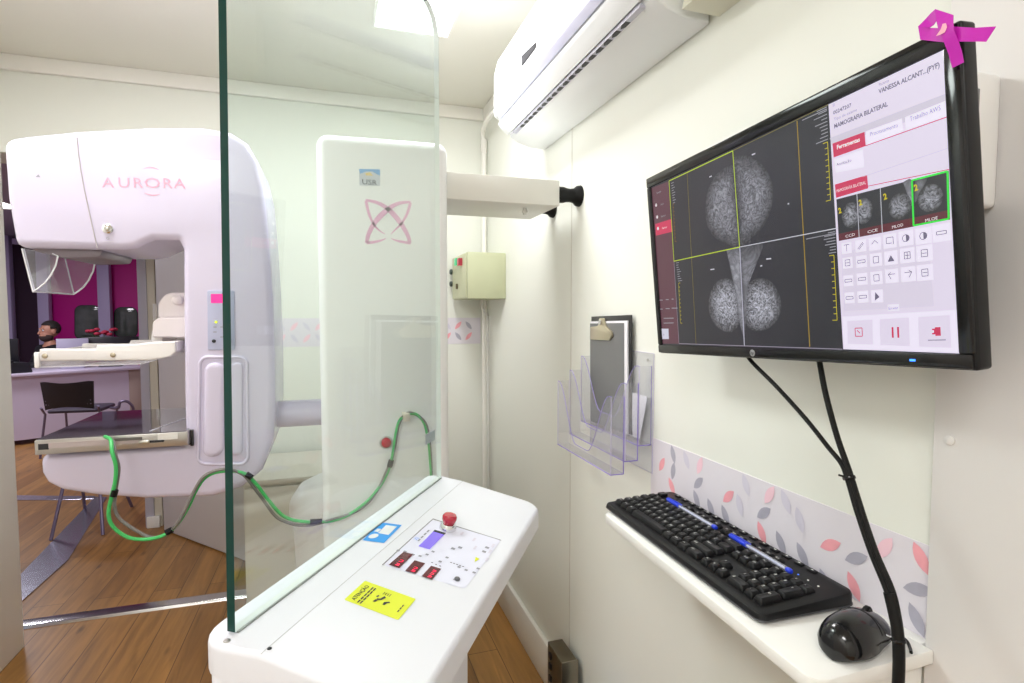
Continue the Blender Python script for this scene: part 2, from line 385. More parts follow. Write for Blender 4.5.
ribb([(0.0869,1.5215),(0.1062,1.5248),(0.1243,1.5295),(0.1374,1.5353)], .0028, .0022, .0005)
ribb([(0.2020,1.5258),(0.1820,1.5277),(0.1635,1.5310),(0.1505,1.5358)], .0028, .0022, .0005)
b.build('logo_mark', col, recalc=False)
b = MB(); sk = [(0.0706,1.7122),(0.1240,1.7151),(0.1235,1.6721),(0.0712,1.6698)]
b.face([(p[0], F-.0002, p[1]) for p in sk], mat('sticker_white', (.52, .56, .62), .4))
sk2 = [(0.0706,1.7122),(0.1240,1.7151),(0.1238,1.6982),(0.1034,1.7083),(0.0882,1.7071),(0.0729,1.6995)]
b.face([(p[0], F-.0005, p[1]) for p in sk2], mat('sticker_blue', (.16, .38, .70), .4))
b.face([(p[0], F-.0006, p[1]) for p in [(0.0856,1.7018),(0.0983,1.7066),(0.1059,1.6968),(0.0880,1.6968)]], mat('sticker_gold', (.7, .55, .2), .4))
o_ = [(0.0751,1.6724)][0]; b.text('USR', .019, (o_[0]+.002, F, o_[1]+.001), (1, 0, 0), (0, 0, 1), ink, .0010, sx=1.15)
b.build('sticker', col, recalc=False)
bc = [(0.1309,0.9883)][0]
b = MB(); b.lathe([(.017, 0), (.017, .004), (.0145, .006), (.0145, 0.002)], (bc[0], 1.52, bc[1]), (0, -1, 0), metal, 20); ring = b.build('button_ring', col)
b = MB(); b.lathe([(.0128, .002), (.0128, .012), (.010, .015), (.003, .016)], (bc[0], 1.52, bc[1]), (0, -1, 0), red, 20); b.build('emergency_button', col)
pc = [(0.1825,1.0564)][0]
b = MB(); b.box(pc[0]-.008, pc[0]+.010, 1.492, 1.52, pc[1]-.010, pc[1]+.012, mat('plug_beige', (.62, .58, .48), .5), .002)
b.build('cable_clip', col)
# pivot
pv = [(-0.1019,1.0824),(-0.1033,1.0056)]; zc = (pv[0][1]+pv[1][1])/2; rr = (pv[0][1]-pv[1][1])/2
b = MB(); b.lathe([(rr, 0), (rr, .22)], (-.235, 1.73, zc), (1, 0, 0), gan, 28); b.lathe([(rr*1.2, 0), (rr*1.2, .016), (rr*1.1, .02)], (-.19, 1.73, zc), (1, 0, 0), gan, 28)
b.build('pivot_arm', mm_)
# gantry
go = [(-0.7246,1.7401,0.03),(-0.6833,1.7521),(-0.5820,1.7736),(-0.4326,1.7979),(-0.3083,1.8101),(-0.2452,1.8047),(-0.2050,1.7799),(-0.1817,1.7347),(-0.1684,1.6671),(-0.1608,1.5610),(-0.1543,1.3997),(-0.1514,1.2362),(-0.1536,1.0709),(-0.1604,0.9880),(-0.1899,0.9124),(-0.2407,0.8700),(-0.3095,0.8534),(-0.4607,0.8622),(-0.5703,0.8826),(-0.6416,0.9037),(-0.6698,0.9241),(-0.6812,0.9502),(-0.6815,0.9965,0.022),(-0.3697,0.9963,0.012),(-0.3696,1.0827),(-0.3661,1.2931),(-0.3616,1.5006,0.015),(-0.3712,1.5234,0.004),(-0.4254,1.5213),(-0.4456,1.5116),(-0.4636,1.4997),(-0.4899,1.4950),(-0.5583,1.4939),(-0.7099,1.4923,0.022),(-0.7221,1.6067)]
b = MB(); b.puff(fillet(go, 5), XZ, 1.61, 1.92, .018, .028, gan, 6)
sm = [(-0.5776,1.7583),(-0.5766,1.7278),(-0.5731,1.6856),(-0.5668,1.6338),(-0.5551,1.5580),(-0.5449,1.4957)]
b.tube([(p[0], 1.6095, p[1]) for p in sm], .0013, mat('seam_grey', (.42, .38, .40), .5), 6)
gn = b.build('c_arm', mm_, sharp=35)
b = MB(); GF = 1.6098
gp = [(-0.5266,1.6395),(-0.4409,1.6452)]; H_ = .0155
L0 = [(-0.5306,1.6435),(-0.4982,1.6457),(-0.4665,1.6474),(-0.4423,1.6486),(-0.4021,1.6508),(-0.3763,1.6520)]
for ch, q in zip('AURORA', L0): b.text(ch, .035 if ch != 'O' else .037, (q[0], GF, q[1]), (1, 0, .01), (0, 0, 1), pinkt, .0006, sx=1.1 if ch != 'O' else 1.25)
def arcx(c, r, a0, a1, w):
    P = [(c[0]+r*cos(radians(a0+(a1-a0)*i/8)), c[1]+r*.55*sin(radians(a0+(a1-a0)*i/8))) for i in range(9)]
    stroke(b, P, [w*(1-abs(i/4-1)**2*.8) for i in range(9)], pinkt, GF-.0004)
ac_ = [(-0.4241,1.6636)][0]
arcx((ac_[0], ac_[1]+.024), .021, 35, 145, .0014); arcx((ac_[0], ac_[1]-.021), .021, 215, 325, .0014)
b.build('lettering', gn, recalc=False)
kc = [(-0.5215,1.5431)][0]
b = MB(); b.lathe([(.0115, 0), (.0115, .004), (.009, .006)], (kc[0], 1.61, kc[1]), (0, -1, 0), chrome, 20); b.lathe([(.006, .006), (.006, .010), (.004, .011)], (kc[0], 1.61, kc[1]), (0, -1, 0), metal, 14)
b.text('G', .010, (kc[0]-.0045, 1.6098, kc[1]-.026), (1, 0, 0), (0, 0, 1), inkg, .0004)
b.box(kc[0]-.012, kc[0]+.012, 1.6093, 1.6097, kc[1]-.031, kc[1]-.0295, lf_lg)
b.build('release_knob', gn)
tp = [(-0.6584,1.6610)][0]
b = MB(); b.face([(tp[0]-.005, GF-.0002, tp[1]-.003), (tp[0]+.005, GF-.0002, tp[1]-.003), (tp[0]+.001, GF-.0002, tp[1]+.004)], inkg); b.build('warning_mark', gn, recalc=False)
# keypad
kp = fillet([(*p, .004) for p in [(-0.3076,1.3954),(-0.2445,1.3962),(-0.2470,1.2402),(-0.3104,1.2415)]])
b = MB(); b.puff(kp, XZ, 1.607, 1.613, .001, 0, mat('keypad_blue_grey', lin(176, 180, 208), .35), 2); kpo = b.build('keypad', gn)
d = [(-0.2992,1.3864),(-0.2548,1.3869),(-0.2554,1.3634),(-0.2998,1.3632)]
b = MB(); b.face([(p[0], 1.6065, p[1]) for p in d], pix('display_pink', (1, .02, .30), 1.3)); b.build('display', kpo, recalc=False)
ledy = pix('led_yellow', (.8, .9, .05), 1.3)
for q in [(-0.2894,1.3141),(-0.2613,1.3139)]: b = MB(); b.lathe([(.0035, 0), (.003, .003)], (q[0], 1.607, q[1]), (0, -1, 0), ledy, 12); b.build('indicator', kpo)
for q in [(-0.2953,1.2648),(-0.2590,1.2642)]: b = MB(); b.lathe([(.0045, 0), (.0045, .004), (.003, .005)], (q[0], 1.607, q[1]), (0, -1, 0), dark, 12); b.build('knob', kpo)
b = MB()
for q in [(-0.2921,1.3011),(-0.2757,1.3010),(-0.2593,1.3009),(-0.2924,1.2882),(-0.2596,1.2878),(-0.2764,1.2749)]: b.box(q[0]-.004, q[0]+.004, 1.6064, 1.6069, q[1]-.0012, q[1]+.0012, inkg)
b.build('markings', kpo)
# recessed handle panel
hp = fillet([(*p, .02) for p in [(-0.3294,1.2238),(-0.2187,1.2210),(-0.2229,0.9342),(-0.3414,0.9443)]], 6)
b = MB(); b.tube([(p[0], 1.609, p[1]) for p in hp]+[(hp[0][0], 1.609, hp[0][1])], .0042, gan, 8)
hp2 = fillet([(*p, .03) for p in [(-0.3182,1.2105),(-0.2691,1.2091),(-0.2799,0.9632),(-0.3294,0.9592)]], 6)
b.puff(hp2, XZ, 1.598, 1.612, .012, 0, gan, 5)
hp3 = fillet([(*p, .02) for p in [(-0.2573,1.2088),(-0.2286,1.2080),(-0.2344,0.9595),(-0.2681,0.9622)]], 6)
b.puff(hp3, XZ, 1.604, 1.612, .006, 0, gan, 4)
b.build('handle_panel', gn, sharp=60)
for q in [(-0.1597,1.1700),(-0.1633,1.0009)]:
    b = MB(); b.lathe([(.004, 0), (.004, .004)], (q[0]-.004, 1.64, q[1]), (1, -1, 0), dark, 8); b.build('screw', gn)
# under-head collimator and face shield
b = MB(); b.puff(fillet([(*p, .01) for p in [(-0.6930,1.4965),(-0.5413,1.4970),(-0.5504,1.4769),(-0.6295,1.4721),(-0.6854,1.4872)]]), XZ, 1.64, 1.86, .004, .004, mat('collimator_grey', (.20, .17, .20), .35), 2)
b.build('collimator', gn)
shm = clear('shield_plastic', (.93, .93, .96), 1.45, .03, .05, (.85, .85, .95)); she = mat('shield_edge', (.80, .80, .86), .15)
def sheet(b, pts, m, me, t=.003, edge=True):
    """clear plastic plate with a polished visible edge"""
    P = [Vector(p) for p in pts]; n = (P[1]-P[0]).cross(P[2]-P[1]).normalized()*t
    A = [b.bm.verts.new(p) for p in P]; Bv = [b.bm.verts.new(p+n) for p in P]
    f = b.bm.faces.new(A[::-1]); f.material_index = b.mi(m); f = b.bm.faces.new(Bv); f.material_index = b.mi(m)
    for i in range(len(P)):
        j = (i+1) % len(P); f = b.bm.faces.new((A[i], A[j], Bv[j], Bv[i])); f.material_index = b.mi(me)
b = MB()
s1 = [(-0.7089,1.4924),(-0.6375,1.4767),(-0.6424,1.4547),(-0.6534,1.4301),(-0.6662,1.4105),(-0.6808,1.3970),(-0.6910,1.3896)]
sheet(b, [(p[0], 1.64, p[1]) for p in s1], shm, she)
s2 = [(-0.7813,1.5034),(-0.7263,1.4912),(-0.7371,1.4519),(-0.7568,1.4209),(-0.7808,1.3956)]
sl_ = [(-0.7089,1.4924),(-0.6910,1.3896)]; 
zb = sl_[1][1]
sheet(b, [(sl_[0][0], 1.645, sl_[0][1]), (sl_[1][0], 1.645, zb), (sl_[1][0], 1.86, zb), (sl_[0][0], 1.86, sl_[0][1])], shm, she)
s3 = [(p[0], 1.86, p[1]) for p in s1]
sheet(b, s3, shm, she)
b.tube([(p[0], 1.6395, p[1]) for p in s1[1:]], .0018, she, 6); b.tube([(p[0], 1.8605, p[1]) for p in s1[1:]], .0022, she, 6); b.tube([(s1[-1][0], 1.64, s1[-1][1]), (s1[-1][0], 1.86, s1[-1][1])], .0022, she, 6); b.tube([(s1[0][0], 1.64, s1[0][1]), (s1[-1][0], 1.64, s1[-1][1])], .0018, she, 6); b.tube([(s1[1][0], 1.64, s1[1][1]), (s1[0][0]+.06, 1.64, s1[0][1]-.01)], .0014, she, 6)
b.build('face_shield', mm_, recalc=False)
# paddle carriage
pw = mat('paddle_white', (.82, .80, .80), .3); pkk = mat('carriage_pale', (.80, .74, .76), .3)
b = MB()
b.puff(fillet([(*p, q) for p, q in zip([(-0.4446,1.3240),(-0.4435,1.3639),(-0.4240,1.3920),(-0.3672,1.3927),(-0.3546,1.3237)], (.007, .02, .03, .007, .007))]), XZ, 1.70, 1.84, .005, .005, pkk)
b.puff(fillet([(*p, q) for p, q in zip([(-0.4547,1.2730),(-0.4523,1.3137),(-0.4394,1.3255),(-0.3504,1.3253),(-0.3519,1.2715)], (.006, .012, .01, .006, .006))]), XZ, 1.68, 1.86, .004, .005, pkk)
k2 = [(-0.3952,1.3720)][0]; b.lathe([(.013, 0), (.013, .018), (.010, .022), (.004, .024)], (k2[0], 1.705, k2[1]), (0, -1, 0), pkk, 20)
b.puff(fillet([(*p, .004) for p in [(-0.4595,1.2921),(-0.4386,1.2919),(-0.4352,1.2490),(-0.4654,1.2496)]]), XZ, 1.70, 1.84, .003, .003, pw)
car = b.build('paddle_carriage', mm_)
b = MB(); pf = fillet([(*p, .003) for p in [(-0.6759,1.2510),(-0.5618,1.2486),(-0.5573,1.2584),(-0.4718,1.2594),(-0.4388,1.2639),(-0.3874,1.2644),(-0.3859,1.2373),(-0.3998,1.2247),(-0.4446,1.2169),(-0.6770,1.2220)]], 3)
b.puff(pf, XZ, 1.62, 1.642, .004, .003, pw, 3)
b.puff([(p[0], p[1]) for p in pf], XZ, 1.86, 1.882, .003, .004, pw, 3)
pe = [(-0.4032,1.2633),(-0.3852,1.2630),(-0.3859,1.2373),(-0.4043,1.2249)]; b.puff(pe, XZ, 1.64, 1.865, .001, .001, pw, 1)
b.build('compression_paddle', mm_)
b = MB()
pl = [(-0.6861,1.2427),(-0.6762,1.2425),(-0.6776,1.2050),(-0.6875,1.2053),(-0.4666,1.2163),(-0.4671,1.1998),(-0.3954,1.2221)]
b.box(pl[0][0], pl[1][0], 1.617, 1.885, pl[2][1], pl[0][1], pw, .002)
b.build('paddle_front_plate', mm_)
b = MB()
cp = clear('paddle_plastic', (.93, .92, .95), 1.5, .03, .12, (.9, .88, .95))
A_, B_ = [(-0.6770,1.2220),(-0.4557,1.2147)]; zl = [(-0.6776,1.2050)][0][1]; 
sheet(b, [(A_[0], 1.624, A_[1]), (B_[0], 1.624, B_[1]), (B_[0]-.01, 1.624, zl+.002), (A_[0], 1.624, zl)], cp, she)
sheet(b, [(A_[0], 1.878, A_[1]), (B_[0], 1.878, B_[1]), (B_[0]-.01, 1.878, zl+.002), (A_[0], 1.878, zl)], cp, she)
sheet(b, [(A_[0], 1.624, zl), (B_[0]-.01, 1.624, zl+.002), (B_[0]-.01, 1.88, zl+.002), (A_[0], 1.88, zl)], cp, she)
b.build('paddle_tray', mm_, recalc=False)
for q in [(-0.6646,1.2338),(-0.5243,1.2328)]: b = MB(); b.lathe([(.006, 0), (.006, .003), (.004, .004)], (q[0], 1.621, q[1]), (0, -1, 0), mat('brass_screw', (.5, .44, .34), .35, metal=1), 14); b.build('screw', mm_)
# image receptor
rc = [(-0.6747,1.0378),(-0.3553,1.0416),(-0.3563,1.0022),(-0.6760,1.0035)]
rx0, rx1 = rc[0][0], rc[1][0]; rz1 = (rc[0][1]+rc[1][1])/2; rz0 = (rc[2][1]+rc[3][1])/2
silver = mat('receptor_silver', (.46, .44, .42), .3, metal=.85); carbon = mat('receptor_top', (.10, .09, .11), .06, coat=1)
b = MB(); b.box(rx0, rx1, 1.575, 1.965, rz0, rz1-.002, silver, .0015); rec = b.build('receptor', mm_)
b = MB(); b.box(rx0+.004, rx1-.004, 1.579, 1.961, rz1-.002, rz1, carbon); b.tube([(rx1-.09, 1.60, rz1+.0005), (rx1-.012, 1.90, rz1+.0005)], .0012, she, 5); b.build('receptor_top', rec)  # thin pale tube draws the bright line of the door's reflection
b = MB(); b.box(rx0+.010, rx1-.10, 1.5735, 1.576, rz0+.014, rz0+.027, mat('slot_pinkish', (.42, .36, .36), .4)); b.box(rx0+.008, rx0+.028, 1.5732, 1.5758, rz0+.012, rz0+.026, dark); b.build('slot', rec)
b = MB(); b.box(rx0+.158, rx0+.22, 1.572, 1.576, rz0+.022, rz0+.029, mat('clip_dark', (.12, .11, .10), .4)); b.box(rx1-.105, rx1-.083, 1.568, 1.576, rz0+.012, rz0+.020, metal, .002); b.box(rx1-.088, rx1-.052, 1.571, 1.576, rz0+.013, rz0+.018, dark); b.build('latch', rec)
b = MB(); b.box(rx1-.066, rx1-.022, 1.5738, 1.576, rz0+.018, rz0+.034, mat('nameplate', (.70, .69, .66), .4)); b.build('nameplate', rec)
b = MB(); b.box(rx0+.02, rx1+.004, 1.60, 1.94, rz0-.004, rz0, dark); b.box(rx1, rx1+.006, 1.60, 1.94, rz0-.008, rz1-.004, dark); b.build('gasket', rec)
# brace between column and wall
wb = thing('wall_brace', 'white box beam bracing the machine column against the right wall with black bumpers', 'brace', (.5, 1.68, 1.65))
b = MB(); bwm = mat('brace_white', (.72, .72, .68), .4); b.box(.307, .646, 1.545, 1.80, 1.655, 1.729, bwm, .0015); b.build('beam', wb)
for i, q in enumerate(((1.565, 1.692), (1.775, 1.692))):
    b = MB(); b.lathe([(.024, 0), (.024, .020), (.021, .03), (.020, .042), (.022, .055), (.030, .064), (.032, .0745)], (.6455, *q), (1, 0, 0), rubber, 24); b.build('bumper', wb)
b = MB(); b.lathe([(.006, 0), (.006, .02)], (.559, 1.61, 1.655), (0, 0, -1), metal, 10); b.lathe([(.009, .008), (.009, .014)], (.559, 1.61, 1.655), (0, 0, -1), metal, 6); b.build('bolt', wb)

# cable
def xyz(px, Y): return [(p[0], Y, p[1]) for p in px]
p1 = [(-0.5289,1.0396),(-0.5132,1.0385),(-0.5034,1.0342),(-0.4961,1.0123),(-0.4901,0.9809),(-0.4923,0.9454),(-0.4993,0.9150),(-0.5076,0.8753),(-0.5055,0.8487),(-0.4921,0.8254),(-0.4704,0.8070),(-0.4480,0.7993),(-0.4231,0.7973),(-0.3999,0.8018),(-0.3827,0.8107),(-0.3628,0.8319),(-0.3425,0.8668),(-0.3240,0.9072),(-0.3059,0.9328),(-0.2836,0.9445),(-0.2546,0.9470),(-0.2277,0.9420),(-0.2097,0.9315),(-0.1896,0.9067),(-0.1694,0.8738),(-0.1398,0.8305),(-0.1164,0.8108),(-0.0901,0.8012),(-0.0536,0.7942),(-0.0164,0.7926),(0.0215,0.8003),(0.0549,0.8181),(0.0863,0.8420),(0.1155,0.8773),(0.1345,0.9138),(0.1455,0.9485),(0.1511,0.9809),(0.1568,1.0160),(0.1652,1.0455),(0.1787,1.0584),(0.1976,1.0655),(0.2165,1.0576),(0.2327,1.0359),(0.2407,1.0049),(0.2459,0.9683),(0.2484,0.9318),(0.2508,0.8867),(0.2503,0.8192)]
p2 = [(-0.5271,1.0359),(-0.5133,1.0349),(-0.5016,1.0270),(-0.4925,1.0025),(-0.4874,0.9736),(-0.4914,0.9405),(-0.4964,0.9123),(-0.4985,0.8790),(-0.4912,0.8542),(-0.4756,0.8355),(-0.4537,0.8158),(-0.4273,0.7979),(-0.4000,0.7981),(-0.3848,0.8098),(-0.3672,0.8275),(-0.3491,0.8601),(-0.3307,0.9004),(-0.3102,0.9357),(-0.2856,0.9510),(-0.2544,0.9545),(-0.2276,0.9458),(-0.2097,0.9303),(-0.1920,0.9018),(-0.1718,0.8689),(-0.1446,0.8245),(-0.1189,0.8059),(-0.0902,0.7946),(-0.0536,0.7916),(-0.0163,0.7979),(0.0216,0.8056),(0.0549,0.8154),(0.0862,0.8365),(0.1129,0.8721),(0.1318,0.9113),(0.1481,0.9483),(0.1565,0.9805),(0.1622,1.0157),(0.1705,1.0479),(0.1814,1.0637),(0.1976,1.0710),(0.2192,1.0616),(0.2382,1.0411),(0.2489,1.0043),(0.2514,0.9679),(0.2539,0.9313),(0.2550,0.8863),(0.2558,0.8187)]
def depth(P, off):
    out = []
    for i, p in enumerate(P):
        y = 1.563-.02*i if i < 3 else 1.505
        o2 = off if i < 14 else ((-.009 if off else .003) if i < 20 else 0)
        d = .0035 if off and i >= 20 else 0
        out.append((p[0]-d, y+o2, p[1]-d))
    return spline(out, 4)
ct = thing('sensor_cable', 'green and grey twin cable looping from the receptor across to the column', 'cable', (-.3, 1.55, 0.8))
b = MB(); b.tube(depth(p1, 0), .0042, green, 7); b.build('green_cable', ct)
b = MB(); b.tube(depth(p2, .009), .0040, greyc, 7); b.build('grey_cable', ct)
for a, c in ([(-0.4934,0.9231),(-0.4979,0.9081)], [(-0.3921,0.8077),(-0.3792,0.8135)], [(-0.2135,0.9358),(-0.2001,0.9244)], [(-0.0656,0.7962),(-0.0362,0.7940)], [(0.1381,0.9231),(0.1436,0.9417)]):
    b = MB(); b.tube([(a[0], 1.506, a[1]), (c[0], 1.506, c[1])], .0075, rubber, 8); b.build('tape', ct)

# electrical control box on the right wall
eb = thing('control_box', 'pale grey-green electrical control box on the right wall in the far corner', 'control box', (.64, 2.45, 1.5))
b = MB(); b.box(.548, .7195, 2.32, 2.615, 1.398, 1.596, panelbox, .003); bx = b.build('enclosure', eb)
b = MB(); b.box(.543, .5475, 2.326, 2.61, 1.402, 1.592, panelbox, .0015); dr = b.build('box_door', eb)
b = MB(); b.box(.5475, .5485, 2.3245, 2.331, 1.40, 1.594, dark); b.build('door_gap', eb)
for q, m_, nm in (([(2.4725,1.5654)][0], pix('button_green_emit', (.05, .9, .35), .6), 'start_button'), ([(2.4113,1.5602)][0], pix('button_red_emit', (.9, .06, .10), .5), 'stop_button')):  # start and stop button faces carry their own emission
    b = MB(); b.box(.526, .5435, q[0]-.018, q[0]+.018, q[1]-.016, q[1]+.016, m_, .002); b.build(nm, eb)
for q in [(2.6168,1.5303),(2.6184,1.4734)]: b = MB(); b.lathe([(.013, 0), (.013, .008), (.010, .012)], (.5435, q[0], q[1]), (-1, 0, 0), mat('knob_dark', (.03, .05, .04), .4), 16); b.build('selector_knob', eb)
q = [(2.4962,1.4585)][0]; b = MB(); b.box(.535, .5435, q[0]-.008, q[0]+.008, q[1]-.014, q[1]+.01, mat('lock_brown', (.10, .08, .04), .4), .002); b.build('lock', eb)
b = MB(); b.tube([(.66, 2.50, 1.3965), (.66, 2.50, 1.36), (.70, 2.55, 1.32), (.705, 2.56, .2)], .007, mat('grey_conduit', (.62, .62, .60), .4), 8); tag(b.build('conduit'), 'thin grey cable conduit dropping from the control box down the wall', 'conduit')

# low cabinet and bin behind the machine
cb = thing('low_cabinet', 'beige low cabinet against the far wall behind the glass, partly hidden by the column', 'cabinet', (0, 2.4, 0))
cbm = mat('cabinet_beige', (.66, .63, .56), .45)
b = MB(); b.box(-.325, .33, 2.22, 2.6, .0, .70, cbm, .002); b.build('body', cb)
b = MB(); b.box(-.335, .34, 2.205, 2.615, .70, .72, cbm, .004); b.build('countertop', cb)
for x in (-.318, .005):
    b = MB(); b.box(x, x+.317, 2.202, 2.2195, .03, .69, cbm, .002); b.build('door', cb)
bn = thing('waste_bin', 'white lidded bin standing behind the machine column', 'bin', (-.03, 2.05, 0))
b = MB(); b.lathe([(.10, 0), (.105, .02), (.125, .62), (.128, .64)], (-.02, 2.05, 0), (0, 0, 1), plast, 28); b.build('bucket', bn)
b = MB(); b.lathe([(.137, .64), (.137, .668), (.13, .69), (.10, .735), (.05, .76), (.01, .765)], (-.02, 2.05, 0), (0, 0, 1), plast, 28); b.build('lid', bn)

# ------------------------------------------------------------------ operator console (local: x = across, y = along the glass)
GX, GY = -.104, .632; CA = math.atan2(-.5417, .8405)
cs = thing('control_console', 'white x-ray control console with tall glass screen, yellow sticker and red emergency knob', 'control console', (GX, GY, 0), CA)
TZ = 1.0; SL = .2
sl = lambda x: TZ-SL*(x-.05) if x > .05 else TZ
b = MB()
# top shell: profile across (x, z), swept along y with rounded corners
out = fillet([(-.036, -.024, .05), (.05, -.024), (.213, -.024, .03), (.213, .560, .035), (.05, .568), (-.036, .60, .02)], 6)
def top(b, out, th, r, m):
    P = [Vector(p) for p in out]; N = len(P); sg = 1 if sum(P[i].x*P[(i+1) % N].y-P[(i+1) % N].x*P[i].y for i in range(N)) > 0 else -1
    def ins(d):
        R = []
        for i in range(N):
            e1 = (P[i]-P[i-1]).normalized(); e2 = (P[(i+1) % N]-P[i]).normalized(); q = Vector((-e1.y-e2.y, e1.x+e2.x))*sg; q = q/max(.3, q.length_squared/2); R.append(P[i]+q*d)
        return R
    R = [[(p.x, p.y, sl(p.x)-th) for p in ins(0)]]
    for k in range(5):
        a = pi/2*k/4; R.append([(p.x, p.y, sl(p.x)-r*(1-sin(a))) for p in ins(r*(1-cos(a)))])
    b.rings(R, m, cap=False)
    # crease-aware cap: split the top polygon at x = .05
    inn = ins(r); L = [p for p in inn]
    # clip helper
    def clip(poly, keep):
        o = []
        for i in range(len(poly)):
            a, c = poly[i], poly[(i+1) % len(poly)]; ia, ic = keep(a), keep(c)
            if ia: o.append(a)
            if ia != ic: t = (.05-a.x)/(c.x-a.x); o.append(a.lerp(c, t))
        return o
    for kp in (lambda p: p.x <= .05, lambda p: p.x > .05):
        pl = clip(inn, kp); b.face([(p.x, p.y, sl(p.x)) for p in pl], m)
    b.face([(p.x, p.y, sl(p.x)-th) for p in ins(0)][::-1], m)
top(b, out, .034, .006, conw)
b.build('top_shell', cs, local=True)
b = MB()
gap = mat('console_gap', (.30, .30, .32), .6)
pd = fillet([(-.033, -.021, .048), (.045, -.021, .002), (.045, .55, .01), (-.033, .58, .01)], 6)
b.puff(pd, XY, 0, .9655, .002, .001, conw, 2); b.build('rear_body', cs, local=True)
pd = fillet([(.047, -.022, .002), (.162, -.022, .01), (.162, .29, .02), (.047, .29, .002)], 5)
b = MB()
P = [Vector(p) for p in pd]; b.rings([[(p.x, p.y, 0) for p in P], [(p.x, p.y, sl(p.x)-.034) for p in P]], conw); b.build('pedestal', cs, local=True)
b = MB(); b.box(.0496, .0503, -.022, .564, .9997, 1.0002, mat('crease_grey', (.42, .42, .43), .5)); b.build('seam', cs, local=True)
for q in [(0.0011,-0.0127)]+[(.052, -.012)]: b = MB(); b.lathe([(.0036 if q[0] < .04 else .0024, 0), (.0034 if q[0] < .04 else .0022, .0008), (.0015, .001)], (q[0], q[1], sl(q[0])), (0, 0, 1), metal if q[0] < .04 else dark, 14); b.build('screw', cs, local=True)
# glass
gl = clear('lead_glass', (.915, .965, .952), 1.62, .0, 0); ge = mat('glass_edge', (.0, .035, .028), .3, spec=.3); gev = mat('glass_edge_lit', (.74, .80, .78), .15)  # pale edge colour stands in for light seen through and reflected in the glass
b = MB(); gpts = fillet([(0, 1.0015), (.5716, 1.0015), (.5745, 1.925, .05), (.016, 1.925, .02)], 6)
A = [b.bm.verts.new((-.010, p[0], p[1])) for p in gpts]; Bv = [b.bm.verts.new((0, p[0], p[1])) for p in gpts]
f = b.bm.faces.new(A); f.material_index = b.mi(gl); f = b.bm.faces.new(Bv[::-1]); f.material_index = b.mi(gl)
for i in range(len(gpts)):
    j = (i+1) % len(gpts); f = b.bm.faces.new((A[i], A[j], Bv[j], Bv[i])); yy = (gpts[i][0]+gpts[j][0])/2; f.material_index = b.mi(gev if yy > .5 or (gpts[i][1] < 1.01 and gpts[j][1] < 1.01) else ge)
b.build('glass_screen', cs, local=True, recalc=True)
b = MB(); b.box(0.0002, .0022, .002, .57, 1.0002, 1.0022, mat('sealant_grey', (.28, .32, .30), .4)); b.build('glass_seal', cs, local=True)
# overlay drawing helpers on the sloped face
nx = Vector((SL, 0, 1)).normalized()
def cp3(p, o=.0004): return (p[0]+nx.x*o, p[1], sl(p[0])+nx.z*o)
def cquad(b, pts, m, o=.0006): return b.face([cp3(p, o) for p in pts], m)
def crect(b, x0, x1, y0, y1, m, o=.0006): cquad(b, [(x0, y0), (x1, y0), (x1, y1), (x0, y1)], m, o)
ov = mat('overlay_pale', (.70, .71, .84), .3)
b = MB(); pn = fillet([(*p, .006) for p in [(0.0692,0.3622),(0.1869,0.3662),(0.1844,0.2024),(0.0703,0.1920)]])
b.face([cp3(p, .0004) for p in pn], ov)
PX0, PX1, PY0, PY1 = min(p[0] for p in pn), max(p[0] for p in pn), min(p[1] for p in pn), max(p[1] for p in pn)
b.tube([cp3((PX0, y), .0005) for y in (PY0, PY1)], .0007, gap, 5); b.tube([cp3((x, PY1), .0005) for x in (PX0, PX1)], .0007, gap, 5)
ex = Vector((0, 1, 0)); ey = Vector((-1, 0, SL))
for i, q in enumerate([(0.0592,0.2525),(0.0572,0.2695),(0.0576,0.2872)]): pass
lg = [(0.1059,0.2876),(0.1073,0.3038)][0]
for (px, t, s_) in (([(0.0789,0.2822)][0], 'XI', .010),): b.text(t, s_, cp3(px, 0), ex, ey, mat('logo_blue', (.15, .35, .85), .4), .0008)
def marks(b, pts, m, w=.003, h=.0012):
    for q in pts: crect(b, q[0]-h, q[0]+h, q[1]-w, q[1]+w, m, .0008)
marks(b, [(0.0807,0.2855),(0.0805,0.2970),(0.0803,0.3087),(0.0801,0.3208)], inkg, .004, .0012)
marks(b, [(0.0693,0.2387),(0.0786,0.2421),(0.0915,0.2413),(0.1014,0.2434),(0.1079,0.2533),(0.1116,0.2664),(0.1309,0.2464),(0.1350,0.2628),(0.1588,0.2485),(0.1699,0.2468),(0.1817,0.2473),(0.1831,0.2608),(0.1655,0.2151)], inkg, .0022, .0022)
marks(b, [(0.1273,0.3472),(0.1500,0.3401),(0.1597,0.3165),(0.1813,0.3403),(0.1830,0.3190),(0.1864,0.2930)], lf_lg, .006, .0018)
marks(b, [(0.1753,0.3281),(0.1752,0.3132),(0.1405,0.3023),(0.1328,0.2928)], inkg, .003, .003)
marks(b, [(0.1449,0.2532),(0.1495,0.2532),(0.1541,0.2532),(0.1586,0.2532),(0.1632,0.2532),(0.1225,0.2372),(0.1293,0.2356),(0.1355,0.2352)], ink, .0009, .0012)
q = [(0.1678,0.2166)][0]
b.build('control_overlay', cs, local=True, recalc=False)
b = MB(); b.lathe([(.0040, 0), (.0040, .002), (.003, .003)], cp3(q, .0005), nx, mat('key_switch_grey', (.12, .12, .13), .4), 16); b.build('key_switch', cs, local=True)
b = MB(); cquad(b, [(0.1765,0.2876),(0.1730,0.2749),(0.1696,0.2895)], yell, .001); b.build('warning_mark', cs, local=True, recalc=False)
